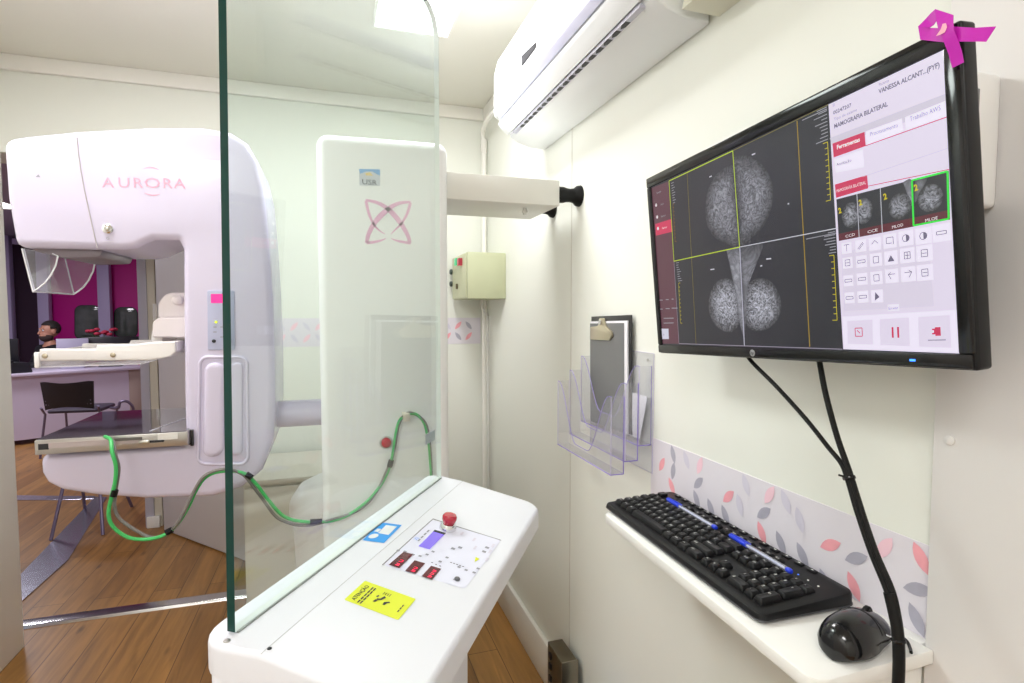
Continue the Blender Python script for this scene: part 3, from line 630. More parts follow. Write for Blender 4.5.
lcd = [(0.0864,0.3299),(0.1064,0.3309),(0.1057,0.2674),(0.0871,0.2679)]; lx = (min(p[0] for p in lcd), max(p[0] for p in lcd)); ly = (min(p[1] for p in lcd), max(p[1] for p in lcd))
b = MB(); lm = pix('lcd_violet', (.28, .19, .95), .95); cquad(b, [(0.0874,0.3295),(0.1055,0.3311),(0.1051,0.2687),(0.0881,0.2676)], lm, .0012); cquad(b, [(0.0870,0.3304),(0.1061,0.3316),(0.1058,0.3240),(0.0874,0.3236)], ink, .0014); b.build('lcd_display', cs, local=True, recalc=False)
rw = mat('led_window', (.10, .01, .02), .15, coat=.6); rl = pix('led_red', (1, .02, .10), 1.6)
for wq, dg_ in (([(0.0775,0.2396),(0.0915,0.2413),(0.0918,0.1965),(0.0762,0.1963)], 1), ([(0.1001,0.2276),(0.1155,0.2289),(0.1158,0.1969),(0.1011,0.1955)], 1), ([(0.1251,0.2278),(0.1396,0.2287),(0.1400,0.1962),(0.1250,0.1959)], 2)):
    b = MB(); cquad(b, wq, rw, .0012); c0, c1, c2, c3 = [Vector((p[0], p[1])) for p in wq]
    at = lambda s, t: tuple(c3.lerp(c2, s).lerp(c0.lerp(c1, s), t))
    def seg(s0, t0, s1, t1, w=.00055):
        a = Vector(at(s0, t0)); c = Vector(at(s1, t1)); d = (c-a).normalized(); n_ = Vector((-d.y, d.x))*w
        cquad(b, [a-n_, c-n_, c+n_, a+n_], rl, .0016)
    for k in range(dg_+1):
        t0 = .10+.25*k; seg(.45, t0, .75, t0); seg(.45, t0+.12, .75, t0+.12); seg(.75, t0, .75, t0+.12)
        if k != 1: seg(.6, t0, .6, t0+.12)
    b.build('led_display', cs, local=True, recalc=False)
q = [(0.1020,0.3485)][0]
b = MB(); b.lathe([(.0138, 0), (.0138, .004), (.0115, .010), (.0090, .011)], cp3(q, 0), nx, chrome, 24); b.build('knob_collar', cs, local=True)
b = MB(); b.lathe([(.0080, .010), (.0105, .013), (.0118, .017), (.0118, .022), (.010, .0245), (.002, .025)], cp3(q, 0), nx, mat('knob_red', (.42, .008, .03), .15, coat=.5), 24); b.build('emergency_button', cs, local=True)
# yellow sticker
b = MB(); ys = fillet([(*p, .002) for p in [(0.0692,0.1462),(0.1400,0.1459),(0.1401,0.0966),(0.0691,0.0976)]]); b.face([cp3(p, .0005) for p in ys], yell)
yo = [(0.0759,0.0985),(0.0756,0.1091),(0.0758,0.1179),(0.0832,0.0985)]
X0, X1, Y0_, Y1_ = min(p[0] for p in ys), max(p[0] for p in ys), min(p[1] for p in ys), max(p[1] for p in ys)
b.text('ATENÇÃO', .0075, cp3((X0+.011, Y0_+.006), 0), ex, ey, ink, .0008, bold=.0001)
for k in range(2):
    for j in range(5): crect(b, X0+.015+k*.0035, X0+.0168+k*.0035, Y0_+.004+j*.0078, Y0_+.004+j*.0078+.0065, ink, .0008)
yc = (X0+X1)/2+.003; ym = (Y0_+Y1_)/2
def blob(pts, m=ink): b.face([cp3((yc+p[0], ym+p[1]), .0009) for p in pts], m)
blob([(-.006, -.004), (-.0015, -.001), (.001, .006), (-.002, .008), (-.004, .001), (-.008, -.001)]); blob([(-.009, -.009), (-.006, -.009), (-.005, -.004), (-.008, -.003)])
blob([(.004, -.009), (.0065, -.008), (.007, -.003), (.010, -.001), (.008, .001), (.003, -.003)]); blob([(-.0105, .002), (-.0085, .001), (-.0075, .005), (-.0095, .006)])
for k in range(4): crect(b, yc-.006+k*.0028, yc-.0052+k*.0028, ym+.010, ym+.016, ink, .0009)
for k in range(3): crect(b, X1-.008, X1-.0065, ym-.012+k*.006, ym-.0075+k*.006, ink, .0009)
b.build('yellow_sticker', cs, local=True, recalc=False)
b = MB(); bs = [(-0.0037,0.3211),(0.0359,0.3195),(0.0414,0.2495),(0.0056,0.2503)]; flat = lambda p, o: (p[0], p[1], TZ+o)
b.face([flat(p, .0005) for p in bs], mat('sticker_sky_blue', (.02, .30, .78), .35)); wh = mat('sticker_pale', (.70, .72, .74), .4)
b.face([flat(p, .0008) for p in [(0.0117,0.3121),(0.0314,0.3110),(0.0343,0.2771),(0.0151,0.2799)]], wh)
b.face([flat(p, .0008) for p in [(0.0056,0.2957),(0.0126,0.2955),(0.0132,0.2834),(0.0062,0.2836)]], wh)
c_ = [(0.0141,0.2678)][0]; b.face([flat((c_[0]+.007*cos(k*pi/8), c_[1]+.009*sin(k*pi/8)), .0008) for k in range(16)], wh)
b.build('blue_sticker', cs, local=True, recalc=False)
gt = mat('tag_grey', (.50, .50, .54), .35, metal=.4)
b = MB(); b.box(-.0125, -.0105, .520, .566, 1.080, 1.100, gt)
b.text('PROT', .008, (-.0126, .526, 1.086), (0, 1, .15), (0, 0, 1), ink, -.0004) if False else None
b.build('glass_tag', cs, local=True)

# ------------------------------------------------------------------ monitor (local: x right, y up, z towards the viewer)
Mrot = (Matrix.Rotation(-0.0045, 4, 'Z') @ Matrix.Rotation(-0.0743, 4, 'Y') @ Matrix.Rotation(-0.039, 4, 'X'))
mr = (Mrot @ Vector((0, -1, 0))).to_3d(); mu = (Mrot @ Vector((0, 0, 1))).to_3d(); mn = mr.cross(mu)
MM = Matrix(((mr.x, mu.x, mn.x, .5898), (mr.y, mu.y, mn.y, .6615), (mr.z, mu.z, mn.z, 1.4375), (0, 0, 0, 1)))
mo = thing('computer_monitor', 'black widescreen computer monitor on the right wall showing breast x-ray images', 'monitor', M=MM)
L2 = lambda p, d: (p[0], p[1], d)
b = MB(); ol = fillet([(-.2805, -.1665, .005), (.283, -.1665, .004), (.283, .1705, .004), (-.2805, .1690, .005)], 4)
il = [(-.2655, -.1495), (.2655, -.1495), (.2655, .1495), (-.2655, .1495)]
# bezel: bevelled frame round the recessed glass
def frame_ring(b, o, i, zo, zi, m):
    n = 4
    for k in range(n):
        j = (k+1) % n
        b.face([(o[k][0], o[k][1], zo), (o[j][0], o[j][1], zo), (i[j][0], i[j][1], zi), (i[k][0], i[k][1], zi)], m)
oc = [(-.2785, -.1645), (.279, -.1645), (.279, .1635), (-.2785, .1635)]
b.puff(ol, L2, .0025, -.018, .0025, .004, blackp, 3)
b.puff(fillet([(-.25, -.14, .03), (.25, -.14, .03), (.25, .13, .03), (-.25, .13, .03)], 4), L2, -.012, -.040, 0, .012, blackp, 3)
for a, c in (((-.279, -.165), (.279, -.1500)), ((-.279, .1500), (.281, .1685)), ((-.279, -.15), (-.2660, .15)), ((.2660, -.15), (.2815, .15))):
    b.box(a[0], c[0], a[1], c[1], .0005, .0055, blackg, .002)
csg = b.build('casing', mo, local=True)
b = MB(); b.box(-.05, .05, -.05, .05, -.085, -.039, blackp, .003); b.build('mount', mo, local=True)
# ---- picture on the screen
b = MB()
cnt = [0]
def q3(p, o): return (p[0], p[1], .0028+.00004*o)
def P(pts, m, o): return b.face([q3(p, o) for p in pts], m)
def line(a, c, w, m, o):
    a = Vector(a); c = Vector(c); d = (c-a); d.normalize(); n = Vector((-d.y, d.x))*w/2
    P([a-n, c-n, c+n, a+n], m, o)
def lerp4(Q, s, t):  # Q: TL TR BR BL
    Q = [Vector(q) for q in Q]; return Q[0].lerp(Q[1], s).lerp(Q[3].lerp(Q[2], s), t)
sb = pix('px_black', lin(38, 38, 46)); sd = pix('px_sidebar', lin(92, 52, 66)); sr = pix('px_red', lin(205, 45, 88)); sw = pix('px_panel', lin(226, 216, 236)); st = pix('px_tile', lin(240, 232, 250))
sgy = pix('px_band', lin(208, 200, 216)); sy = pix('px_yellow', lin(205, 190, 20)); syg = pix('px_lime', lin(190, 215, 20)); sg = pix('px_green', lin(40, 225, 60)); swl = pix('px_white', lin(205, 205, 215)); so = pix('px_ochre', lin(140, 130, 50))
stx = pix('px_text', lin(110, 104, 128)); stl = pix('px_text_light', lin(160, 150, 170)); stv = pix('px_text_violet', lin(140, 135, 185)); smr = pix('px_maroon', lin(92, 30, 44)); swh = pix('px_text_white', lin(245, 235, 240)); sdg = pix('px_info', lin(150, 150, 160))
def tissue(name, k, sc, base):
    m = bpy.data.materials.new(name); m.use_nodes = True; nt = m.node_tree; p = nt.nodes['Principled BSDF']; N = nt.nodes.new; L = nt.links.new
    p.inputs['Base Color'].default_value = (.01, .01, .01, 1); p.inputs['Roughness'].default_value = .25
    tc = N('ShaderNodeTexCoord'); n = N('ShaderNodeTexNoise'); n.inputs['Scale'].default_value = sc; n.inputs['Detail'].default_value = 9; n.inputs['Roughness'].default_value = .72; n.inputs['Distortion'].default_value = 3.2
    L(tc.outputs['Object'], n.inputs['Vector']); r = N('ShaderNodeMapRange'); r.inputs[1].default_value = .42; r.inputs[2].default_value = .72; r.inputs[3].default_value = base*1.32; r.inputs[4].default_value = k*1.4; L(n.outputs['Fac'], r.inputs[0])
    at = N('ShaderNodeAttribute'); at.attribute_name = 'fall'; mm = N('ShaderNodeMath'); mm.operation = 'MULTIPLY'; L(r.outputs[0], mm.inputs[0]); L(at.outputs['Fac'], mm.inputs[1])
    ad = N('ShaderNodeMath'); ad.operation = 'ADD'; ad.inputs[1].default_value = .018; L(mm.outputs[0], ad.inputs[0])
    p.inputs['Emission Color'].default_value = (.86, .87, 1, 1); L(ad.outputs[0], p.inputs['Emission Strength']); return m
tis = tissue('px_tissue', .50, 75, .08); tis2 = tissue('px_tissue_dense', .85, 85, .07); tis3 = tissue('px_muscle', .55, 30, .22)
fall = b.bm.verts.layers.float.new('fall')
def lobe(pts, m, o, k=6, core=1.0, rim=.12):
    pts = [Vector((p[0], p[1], 0)) for p in pts]; pts = [p.to_2d() for p in spline(pts+[pts[0]], 3)[:-1]]
    c = sum(pts, Vector((0, 0)))/len(pts); prev = None; mi = b.mi(m); n = len(pts)
    for i in range(k+1):
        t = i/k; ring = [b.bm.verts.new(q3(c.lerp(p, 1-t if i < k else .001), o)) for p in pts]
        for v in ring: v[fall] = rim+(core-rim)*min(1, t*1.7)
        if prev:
            for a in range(n):
                d = (a+1) % n; f = b.bm.faces.new((prev[a], prev[d], ring[d], ring[a])); f.material_index = mi
        prev = ring
P([(-.2660, -.1500), (.2660, -.1500), (.2660, .1500), (-.2660, .1500)], sb, 0)
# sidebar
S0 = [(-0.2643,0.1479),(-0.2073,0.1459),(-0.2124,-0.1473),(-0.2669,-0.1478)]
P([(-.2655, S0[0][1]), S0[1], S0[2], (-.2655, S0[3][1])], sd, 1)
P([(-0.2620,0.0794),(-0.2094,0.0784),(-0.2076,0.0556),(-0.2621,0.0573)], sr, 2)
for q in [(-0.2540,0.1134),(-0.2536,0.0909),(-0.2537,0.0694)]: P([(q[0]+.0032*cos(k*pi/5), q[1]+.0032*sin(k*pi/5)) for k in range(10)], swh, 3)
for q, t in zip([(-0.2392,0.1110),(-0.2404,0.0892),(-0.2399,0.0672)], ('Início', 'Exames', 'Monitor')): b.text(t, .0048, (q[0], q[1]-.0018, .003), (1, 0, 0), (0, 1, 0), swh if t == 'Monitor' else sdg, .00005)
q = [(-0.2498,0.1329)][0]; b.text('Sistema', .005, (q[0], q[1], .003), (1, 0, 0), (0, 1, 0), sdg, .00002)
P([(-0.2663,-0.1191),(-0.2428,-0.1194),(-0.2440,-0.1391),(-0.2665,-0.1393)], pix('px_icon', lin(205, 205, 220)), 2); q = [(-0.2623,-0.1335)][0]; b.text('>', .008, (q[0], q[1], .003), (1, 0, 0), (0, 1, 0), stx, .00006)
for a, c in ([(-0.2563,-0.0996),(-0.2236,-0.1002)], [(-0.2574,-0.1087),(-0.2247,-0.1090)], [(-0.2654,-0.0645),(-0.2552,-0.0651)], [(-0.2451,-0.0648),(-0.2354,-0.0654)], [(-0.2256,-0.0651),(-0.2193,-0.0654)], [(-0.2676,-0.0816),(-0.2574,-0.0821)], [(-0.2473,-0.0816),(-0.2342,-0.0822)], [(-0.2277,-0.0816),(-0.2089,-0.0824)]): line(a, c, .0014, sdg, 3)
# viewer frames
V0 = [(-0.2073,0.1459),(-0.0389,0.1469),(-0.0380,0.0023),(-0.2097,0.0026)]
for i in range(4): line(V0[i], V0[(i+1) % 4], .0014, syg, 6)
l_ = [(-0.0380,0.0023),(0.1347,-0.0006),(-0.0419,-0.1484),(-0.2124,-0.1470),(0.1308,-0.1487),(-0.2097,0.0026),(-0.2073,0.1459),(-0.0389,0.1469),(0.1318,0.1489)]
line(l_[0], l_[1], .0011, swl, 5); line(l_[0], l_[2], .0008, swl, 7); line(l_[3], l_[4], .0009, stl, 5); line(l_[5], l_[3], .0009, stl, 5); line(l_[7], l_[8], .0006, so, 5)
for a, c in ([(-0.1534,0.1461),(-0.1618,-0.1464)],): line(a, c, .0008, so, 5)
for a, c in ([(0.0836,0.1468),(0.0815,-0.1466)],): line(a, c, .0012, pix('px_amber', lin(170, 140, 20)), 5)
def ruler(a, c, n, sgn, m=sy, w=.0012, tl=.0045):
    a = Vector(a); c = Vector(c); line(a, c, w*.7, m, 6); d = (c-a).normalized(); nn = Vector((-d.y, d.x))*sgn
    for k in range(n): p = a.lerp(c, k/(n-1)); line(p, p+nn*tl*(1.5 if k in (0, n-1) else 1), w*.7, m, 6)
r_ = [(-0.2004,0.1033),(-0.2018,0.0366),(-0.2004,-0.0378),(-0.2030,-0.1098),(0.1276,0.1054),(0.1269,0.0351),(0.1269,-0.0324),(0.1259,-0.1127)]
om = pix('px_orange', lin(150, 105, 40))
ruler(r_[0], r_[1], 11, 1, om, .001, .003); ruler(r_[2], r_[3], 11, 1, sy, .0011, .0035); ruler(r_[4], r_[5], 11, -1); ruler(r_[6], r_[7], 11, -1)
def info(a, c, n, right, wmin, wmax):
    a = Vector(a); c = Vector(c)
    for k in range(n):
        p = a.lerp(c, k/(n-1)); w = random.uniform(wmin, wmax); q = p+Vector((-w if right else w, 0)); line(p, q, .0010, sdg, 6)
i_ = [(-0.2018,0.1400),(-0.1999,0.1050),(-0.2037,-0.0015),(-0.2015,-0.0341),(0.1295,0.1469),(0.1285,0.1087),(0.1306,-0.0041),(0.1303,-0.0292)]
info(i_[0], i_[1], 9, False, .006, .013); info(i_[2], i_[3], 9, False, .006, .013); info(i_[4], i_[5], 10, True, .008, .020); info(i_[6], i_[7], 8, True, .008, .022)
line([(0.0917,0.1445),(0.1297,0.1445)][0], [(0.0917,0.1445),(0.1297,0.1445)][1], .001, sdg, 6); line([(0.0865,-0.0061),(0.1319,-0.0062)][0], [(0.0865,-0.0061),(0.1319,-0.0062)][1], .001, sdg, 6)
for a, c in ([(-0.0964,0.1232),(-0.0902,0.1231)], [(-0.0003,0.1288),(0.0067,0.1288)], [(-0.1096,-0.0238),(-0.0995,-0.0241)], [(0.0147,-0.0227),(0.0241,-0.0232)], [(0.0022,-0.0312),(0.0061,-0.0310)], [(0.0597,0.0452),(0.0623,0.0453)]): line(a, c, .0018, swl, 8)
# breast images
lobe([(-0.0407,0.1262),(-0.0598,0.1272),(-0.0869,0.1191),(-0.1068,0.0969),(-0.1127,0.0707),(-0.1098,0.0457),(-0.0919,0.0248),(-0.0669,0.0121),(-0.0383,0.0038),(-0.0339,0.0497),(-0.0382,0.0956)], tis, 2)
lobe([(-0.0393,0.1378),(-0.0113,0.1315),(0.0133,0.1148),(0.0303,0.0919),(0.0356,0.0671),(0.0278,0.0412),(0.0108,0.0220),(-0.0143,0.0105),(-0.0372,0.0044),(-0.0360,0.0501),(-0.0382,0.0956)], tis, 2.4)
0 and lobe([(-0.0458,0.1081),(-0.0662,0.1104),(-0.0916,0.0981),(-0.1022,0.0685),(-0.0927,0.0409),(-0.0680,0.0239),(-0.0453,0.0231),(-0.0375,0.0579),(-0.0389,0.0882)], tis2, 3, rim=.0, core=.75)
0 and lobe([(-0.0321,0.1133),(-0.0088,0.1141),(0.0121,0.1011),(0.0251,0.0752),(0.0212,0.0524),(0.0008,0.0425),(-0.0189,0.0510),(-0.0297,0.0711)], tis2, 3.3, rim=.0, core=.85)
lobe([(-0.0679,0.0021),(-0.0385,0.0016),(-0.0385,-0.0204),(-0.0385,-0.0552),(-0.0389,-0.0933),(-0.0408,-0.1361),(-0.0494,-0.1114),(-0.0528,-0.0772),(-0.0585,-0.0427)], tis3, 3, rim=.35, core=.9)
lobe([(-0.0374,0.0017),(0.0090,0.0009),(-0.0008,-0.0193),(-0.0189,-0.0391),(-0.0299,-0.0665),(-0.0357,-0.1056),(-0.0408,-0.1361),(-0.0411,-0.0932),(-0.0396,-0.0551)], tis3, 3.4, rim=.15, core=.6)
lobe([(-0.0503,-0.0512),(-0.0699,-0.0416),(-0.0942,-0.0440),(-0.1135,-0.0604),(-0.1211,-0.0831),(-0.1157,-0.1049),(-0.0973,-0.1217),(-0.0691,-0.1267),(-0.0472,-0.1114),(-0.0386,-0.0902),(-0.0428,-0.0656)], tis2, 2, core=1.1)
lobe([(-0.0265,-0.0533),(-0.0033,-0.0480),(0.0195,-0.0545),(0.0331,-0.0711),(0.0369,-0.0909),(0.0279,-0.1102),(0.0078,-0.1227),(-0.0165,-0.1255),(-0.0346,-0.1162),(-0.0386,-0.0902),(-0.0320,-0.0664)], tis2, 2, core=1.1)
0 and lobe([(-0.0577,-0.0583),(-0.0807,-0.0548),(-0.1039,-0.0660),(-0.1112,-0.0869),(-0.1007,-0.1070),(-0.0750,-0.1156),(-0.0528,-0.1004),(-0.0484,-0.0775)], tis2, 4, rim=0, core=.95)
0 and lobe([(-0.0212,-0.0642),(0.0018,-0.0572),(0.0222,-0.0675),(0.0298,-0.0878),(0.0208,-0.1058),(-0.0035,-0.1168),(-0.0230,-0.1059),(-0.0317,-0.0860)], tis2, 4, rim=0, core=.95)
line([(-0.0375,0.0007),(-0.0418,-0.1468)][0], [(-0.0375,0.0007),(-0.0418,-0.1468)][1], .0022, pix('px_septum', lin(150, 150, 170)), 5)
# right hand panel
R0 = [(0.1318,0.1489),(0.1319,-0.1487)]
P([R0[0], (.2655, .1495), (.2655, -.1495), R0[1]], sw, 1)
def tx(t, a, c, m, off=.003, bold=0, h=None):
    """text stretched along a -> c"""
    a = Vector(a); c = Vector(c); w = (c-a).length; h = h or w/len(t)*1.55
    cu_w = h*.6*len(t); b.text(t, h, (a.x, a.y, off), (c.x-a.x, c.y-a.y, 0), (a.y-c.y, c.x-a.x, 0), m, .00012, fit=w, bold=bold)
t_ = [(0.1968,0.1351),(0.2615,0.1350),(0.1378,0.1345),(0.1626,0.1344),(0.1380,0.1180),(0.2063,0.1183),(0.1973,0.1430),(0.2089,0.1429),(0.1379,0.1437),(0.1409,0.1437),(0.1384,0.1269),(0.1692,0.1270)]
tx('VANESSA ALCANT...(PYF)', t_[0], t_[1], stx, h=.0070, bold=.0002); tx('00247207', t_[2], t_[3], stx, h=.0062, bold=.0001); tx('MAMOGRAFIA BILATERAL', t_[4], t_[5], stx, h=.0070, bold=.0002)
tx('Paciente', t_[6], t_[7], stl, h=.005); tx('ID', t_[8], t_[9], stl, h=.005); tx('Tipo de exame', t_[10], t_[11], stl, h=.005)
P([(0.1310,0.1091),(0.2651,0.1072),(0.2656,0.0924),(0.1335,0.0987)], sgy, 2)
P([(0.1344,0.1012),(0.1770,0.1005),(0.1775,0.0845),(0.1347,0.0845)], sr, 4); P([(0.1786,0.1005),(0.2208,0.0996),(0.2211,0.0858),(0.1789,0.0846)], st, 3); P([(0.2241,0.0996),(0.2650,0.1004),(0.2653,0.0857),(0.2244,0.0857)], st, 3)
t_ = [(0.1399,0.0925),(0.1708,0.0920),(0.1834,0.0932),(0.2160,0.0923),(0.2291,0.0934),(0.2603,0.0934)]
tx('Ferramentas', t_[0], t_[1], swh, h=.0068, bold=.0002); tx('Processamento', t_[2], t_[3], stv, h=.0066); tx('Trabalho AWS', t_[4], t_[5], stv, h=.0070)
r2 = [(0.1767,0.0848),(0.2670,0.0845),(0.1616,0.0402),(0.2668,0.0333)]
line(r2[0], r2[1], .0009, sr, 5); line(r2[2], r2[3], .0008, sr, 5)
P([(0.1359,0.0817),(0.1737,0.0818),(0.1739,0.0618),(0.1369,0.0658)], st, 3); t_ = [(0.1381,0.0730),(0.1585,0.0726),(0.1542,0.0780),(0.1555,0.0782)]; tx('Anotação', t_[0], t_[1], stx, h=.0055)
line([(0.1707,0.0513),(0.2659,0.0542)][0], [(0.1707,0.0513),(0.2659,0.0542)][1], .0006, sgy, 4)
P([(0.1342,0.0520),(0.1771,0.0519),(0.1776,0.0367),(0.1348,0.0359)], sr, 4); t_ = [(0.1359,0.0419),(0.1752,0.0422)]; tx('MAMOGRAFIA BILATERAL', t_[0], t_[1], swh, h=.0052)
T = [(0.1351,0.0340),(0.2649,0.0324),(0.2637,-0.0157),(0.1350,-0.0164)]
P(T, sb, 4)
P([lerp4(T, 0, .83), lerp4(T, 1, .80), T[2], T[3]], smr, 5)
for s in (.215, .44): line(lerp4(T, s, 0), lerp4(T, s, 1), .0008, swl, 7)
Gq = [lerp4(T, .715, .01), lerp4(T, .99, .01), lerp4(T, .99, .98), lerp4(T, .715, .98)]
for i in range(4): line(Gq[i], Gq[(i+1) % 4], .0020, sg, 8)
for s, t in ((.02, .22), (.235, .15), (.47, .15), (.735, .12)): tx('2', lerp4(T, s, t+.13), lerp4(T, s+.03, t+.12), sy, .0032, .0004, h=.009)
def disc(c, rx, ry, m, o, core=1, rim=.1): lobe([(c[0]+rx*cos(k*pi/5), c[1]+ry*sin(k*pi/5)) for k in range(10)], m, o, 4, core, rim)
disc(lerp4(T, .145, .45), .013, .015, tis2, 6, .8); disc(lerp4(T, .27, .42), .012, .015, tis2, 6, .8); disc(lerp4(T, .605, .50), .013, .014, tis2, 6, .8); disc(lerp4(T, .855, .47), .013, .014, tis2, 6.5, .8)
lobe([lerp4(T, .64, 0), lerp4(T, .715, 0), lerp4(T, .71, .55), lerp4(T, .68, .35)], tis3, 6, 3, .8, .3); lobe([lerp4(T, .74, .02), lerp4(T, .84, .02), lerp4(T, .78, .3), lerp4(T, .73, .5)], tis3, 6.2, 3, .5, .2)
for s, t in ((.075, 'CCD'), (.30, 'CCE'), (.53, 'MLOD'), (.81, 'MLOE')): tx(t, lerp4(T, s, .955), lerp4(T, s+.10, .945), swh, .0032, h=.0045)
# icon grid
B0 = [(0.1367,-0.0276),(0.2712,-0.0197),(0.2663,-0.1494),(0.1305,-0.1487)]
ic = [[(0.1452,-0.0265),(0.1639,-0.0266),(0.1818,-0.0271),(0.1997,-0.0268),(0.2180,-0.0266),(0.2366,-0.0273),(0.2547,-0.0272)], [(0.1453,-0.0441),(0.1637,-0.0448),(0.1820,-0.0451),(0.1999,-0.0453),(0.2184,-0.0451),(0.2367,-0.0453)], [(0.1449,-0.0655),(0.1632,-0.0652),(0.1814,-0.0657),(0.1997,-0.0654),(0.2183,-0.0653),(0.2361,-0.0655)], [(0.1451,-0.0862),(0.1629,-0.0861),(0.1808,-0.0866)]]
P([(0.1373,-0.0301),(0.2413,-0.0273),(0.2435,-0.1011),(0.1365,-0.1019)], pix('px_grid', lin(219, 210, 228)), 2)
sym = ['T/(QDDo', 'B=[L#E', 'o-[<>E', 'o-P']
for r, row in enumerate(ic):
    for k, q in enumerate(row):
        s_ = .0105+.0006*k
        if k > 0 and False: pass
        P([(q[0]-s_*.62, q[1]-s_*.62), (q[0]+s_*.62, q[1]-s_*.62), (q[0]+s_*.62, q[1]+s_*.62), (q[0]-s_*.62, q[1]+s_*.62)], st, 3)
        ch = sym[r][k]; g = stx
        def seg(x0, y0, x1, y1): line((q[0]+x0*.0040, q[1]+y0*.0040), (q[0]+x1*.0040, q[1]+y1*.0040), .0007, g, 5)
        if ch == 'T': seg(-1, 1, 1, 1); seg(0, 1, 0, -1)
        elif ch == '/': seg(-1, -.8, .8, 1); seg(-.6, -1, 1, .6)
        elif ch == '(': seg(-1, 0, 0, 1); seg(0, 1, 1, 0)
        elif ch == 'Q': seg(-1, 1, 1, 1); seg(-1, 1, -1, -.6); seg(-1, -.6, .6, -.6); seg(1, 1, 1, -1)
        elif ch == 'D': P([(q[0]+.004*cos(a*pi/6), q[1]+.004*sin(a*pi/6)) for a in range(-3, 4)], g, 5); [seg(cos(a*pi/4), sin(a*pi/4), cos((a+1)*pi/4), sin((a+1)*pi/4)) for a in range(2, 6)]
        elif ch in 'B[E#': seg(-.8, .9, .8, .9); seg(.8, .9, .8, -.9); seg(.8, -.9, -.8, -.9); seg(-.8, -.9, -.8, .9); (ch in 'B#E') and seg(-.6, 0, .6, 0); ch == '#' and seg(0, .8, 0, -.8)
        elif ch == 'L': P([(q[0]-.004, q[1]-.004), (q[0]+.004, q[1]-.004), (q[0], q[1]+.003)], g, 5)
        elif ch in '<>': sg_ = 1 if ch == '<' else -1; seg(-sg_, .5, sg_, .5); seg(-sg_, .5, -sg_*.2, 1); seg(-sg_, .5, -.2*sg_, -.9)
        elif ch == 'P': P([(q[0]-.003, q[1]-.005), (q[0]+.003, q[1]-.001), (q[0]-.002, q[1]+.005)], g, 5)
        else: seg(-1.2, .4, 1.2, .4); seg(-1.2, -.4, 1.2, -.4); seg(-1.2, .4, -1.2, -.4); seg(1.2, .4, 1.2, -.4)
P([(0.1929,-0.0969),(0.2062,-0.0968),(0.2061,-0.1042),(0.1928,-0.1042)], st, 3); t_ = [(0.1937,-0.1028),(0.2053,-0.1025)]; tx('Enviar', t_[0], t_[1], stv, h=.005)
P([(0.1340,-0.1086),(0.2673,-0.1058),(0.2663,-0.1496),(0.1328,-0.1482)], st, 3)
for k, (pq) in enumerate(([(0.1399,-0.1143),(0.1736,-0.1131),(0.1724,-0.1424),(0.1387,-0.1418)], [(0.1822,-0.1130),(0.2165,-0.1119),(0.2159,-0.1433),(0.1814,-0.1426)], [(0.2263,-0.1118),(0.2587,-0.1106),(0.2585,-0.1443),(0.2257,-0.1435)])): P(pq, sw, 4)
for a, c in ([(0.1502,-0.1229),(0.1595,-0.1227)], [(0.1595,-0.1227),(0.1593,-0.1325)], [(0.1593,-0.1325),(0.1500,-0.1326)], [(0.1500,-0.1326),(0.1502,-0.1229)], [(0.1527,-0.1254),(0.1565,-0.1290)]): line(a, c, .0010, sr, 6)
for a, c in ([(0.1972,-0.1223),(0.1970,-0.1341)], [(0.2036,-0.1221),(0.2034,-0.1341)]): line(a, c, .0022, sr, 6)
P([(0.2433,-0.1230),(0.2489,-0.1228),(0.2489,-0.1318),(0.2434,-0.1320)], stx if False else sr, 6); P([(0.2402,-0.1245),(0.2438,-0.1243),(0.2438,-0.1303),(0.2402,-0.1305)], sr, 6); P([(0.2401,-0.1261),(0.2422,-0.1260),(0.2422,-0.1287),(0.2402,-0.1288)], st, 7)
line([(0.2355,-0.1366),(0.2536,-0.1360)][0], [(0.2355,-0.1366),(0.2536,-0.1360)][1], .0012, stl, 6)
b.build('screen', mo, local=True, recalc=False)
b = MB(); hc = [(-0.0226,-0.1590)][0]; b.lathe([(.0052, 0), (.0052, .0004), (.0046, .0006)], (hc[0], -.1580, .0055), (0, 0, 1), mat('badge_silver', (.5, .5, .52), .3, metal=.8), 20)
b.text('hp', .0075, (hc[0]-.0041, -.1602, .0055), (1, 0, .0), (.25, 1, 0), ink, .0008, bold=.0001); b.build('badge', csg, local=True)
lq = [(0.2204,-0.1601)][0]; b = MB(); b.box(lq[0]-.0035, lq[0]+.0025, -.1592, -.1570, .0054, .0062, pix('led_blue', (.05, .25, 1), 3)); b.build('power_light', csg, local=True)
# wall mount box
wm = thing('mount_cover', 'white plastic box on the wall behind the right edge of the monitor', 'wall box', (.68, .48, 1.5))
b = MB(); b.box(.655, .7035, .428, .560, 1.455, 1.600, plast, .006, 3); b.box(.6538, .6555, .44, .545, 1.475, 1.585, dark); b.box(.661, .667, .4272, .4290, 1.50, 1.58, mat('slot_grey', (.2, .2, .22), .5)); b.build('cover', wm)

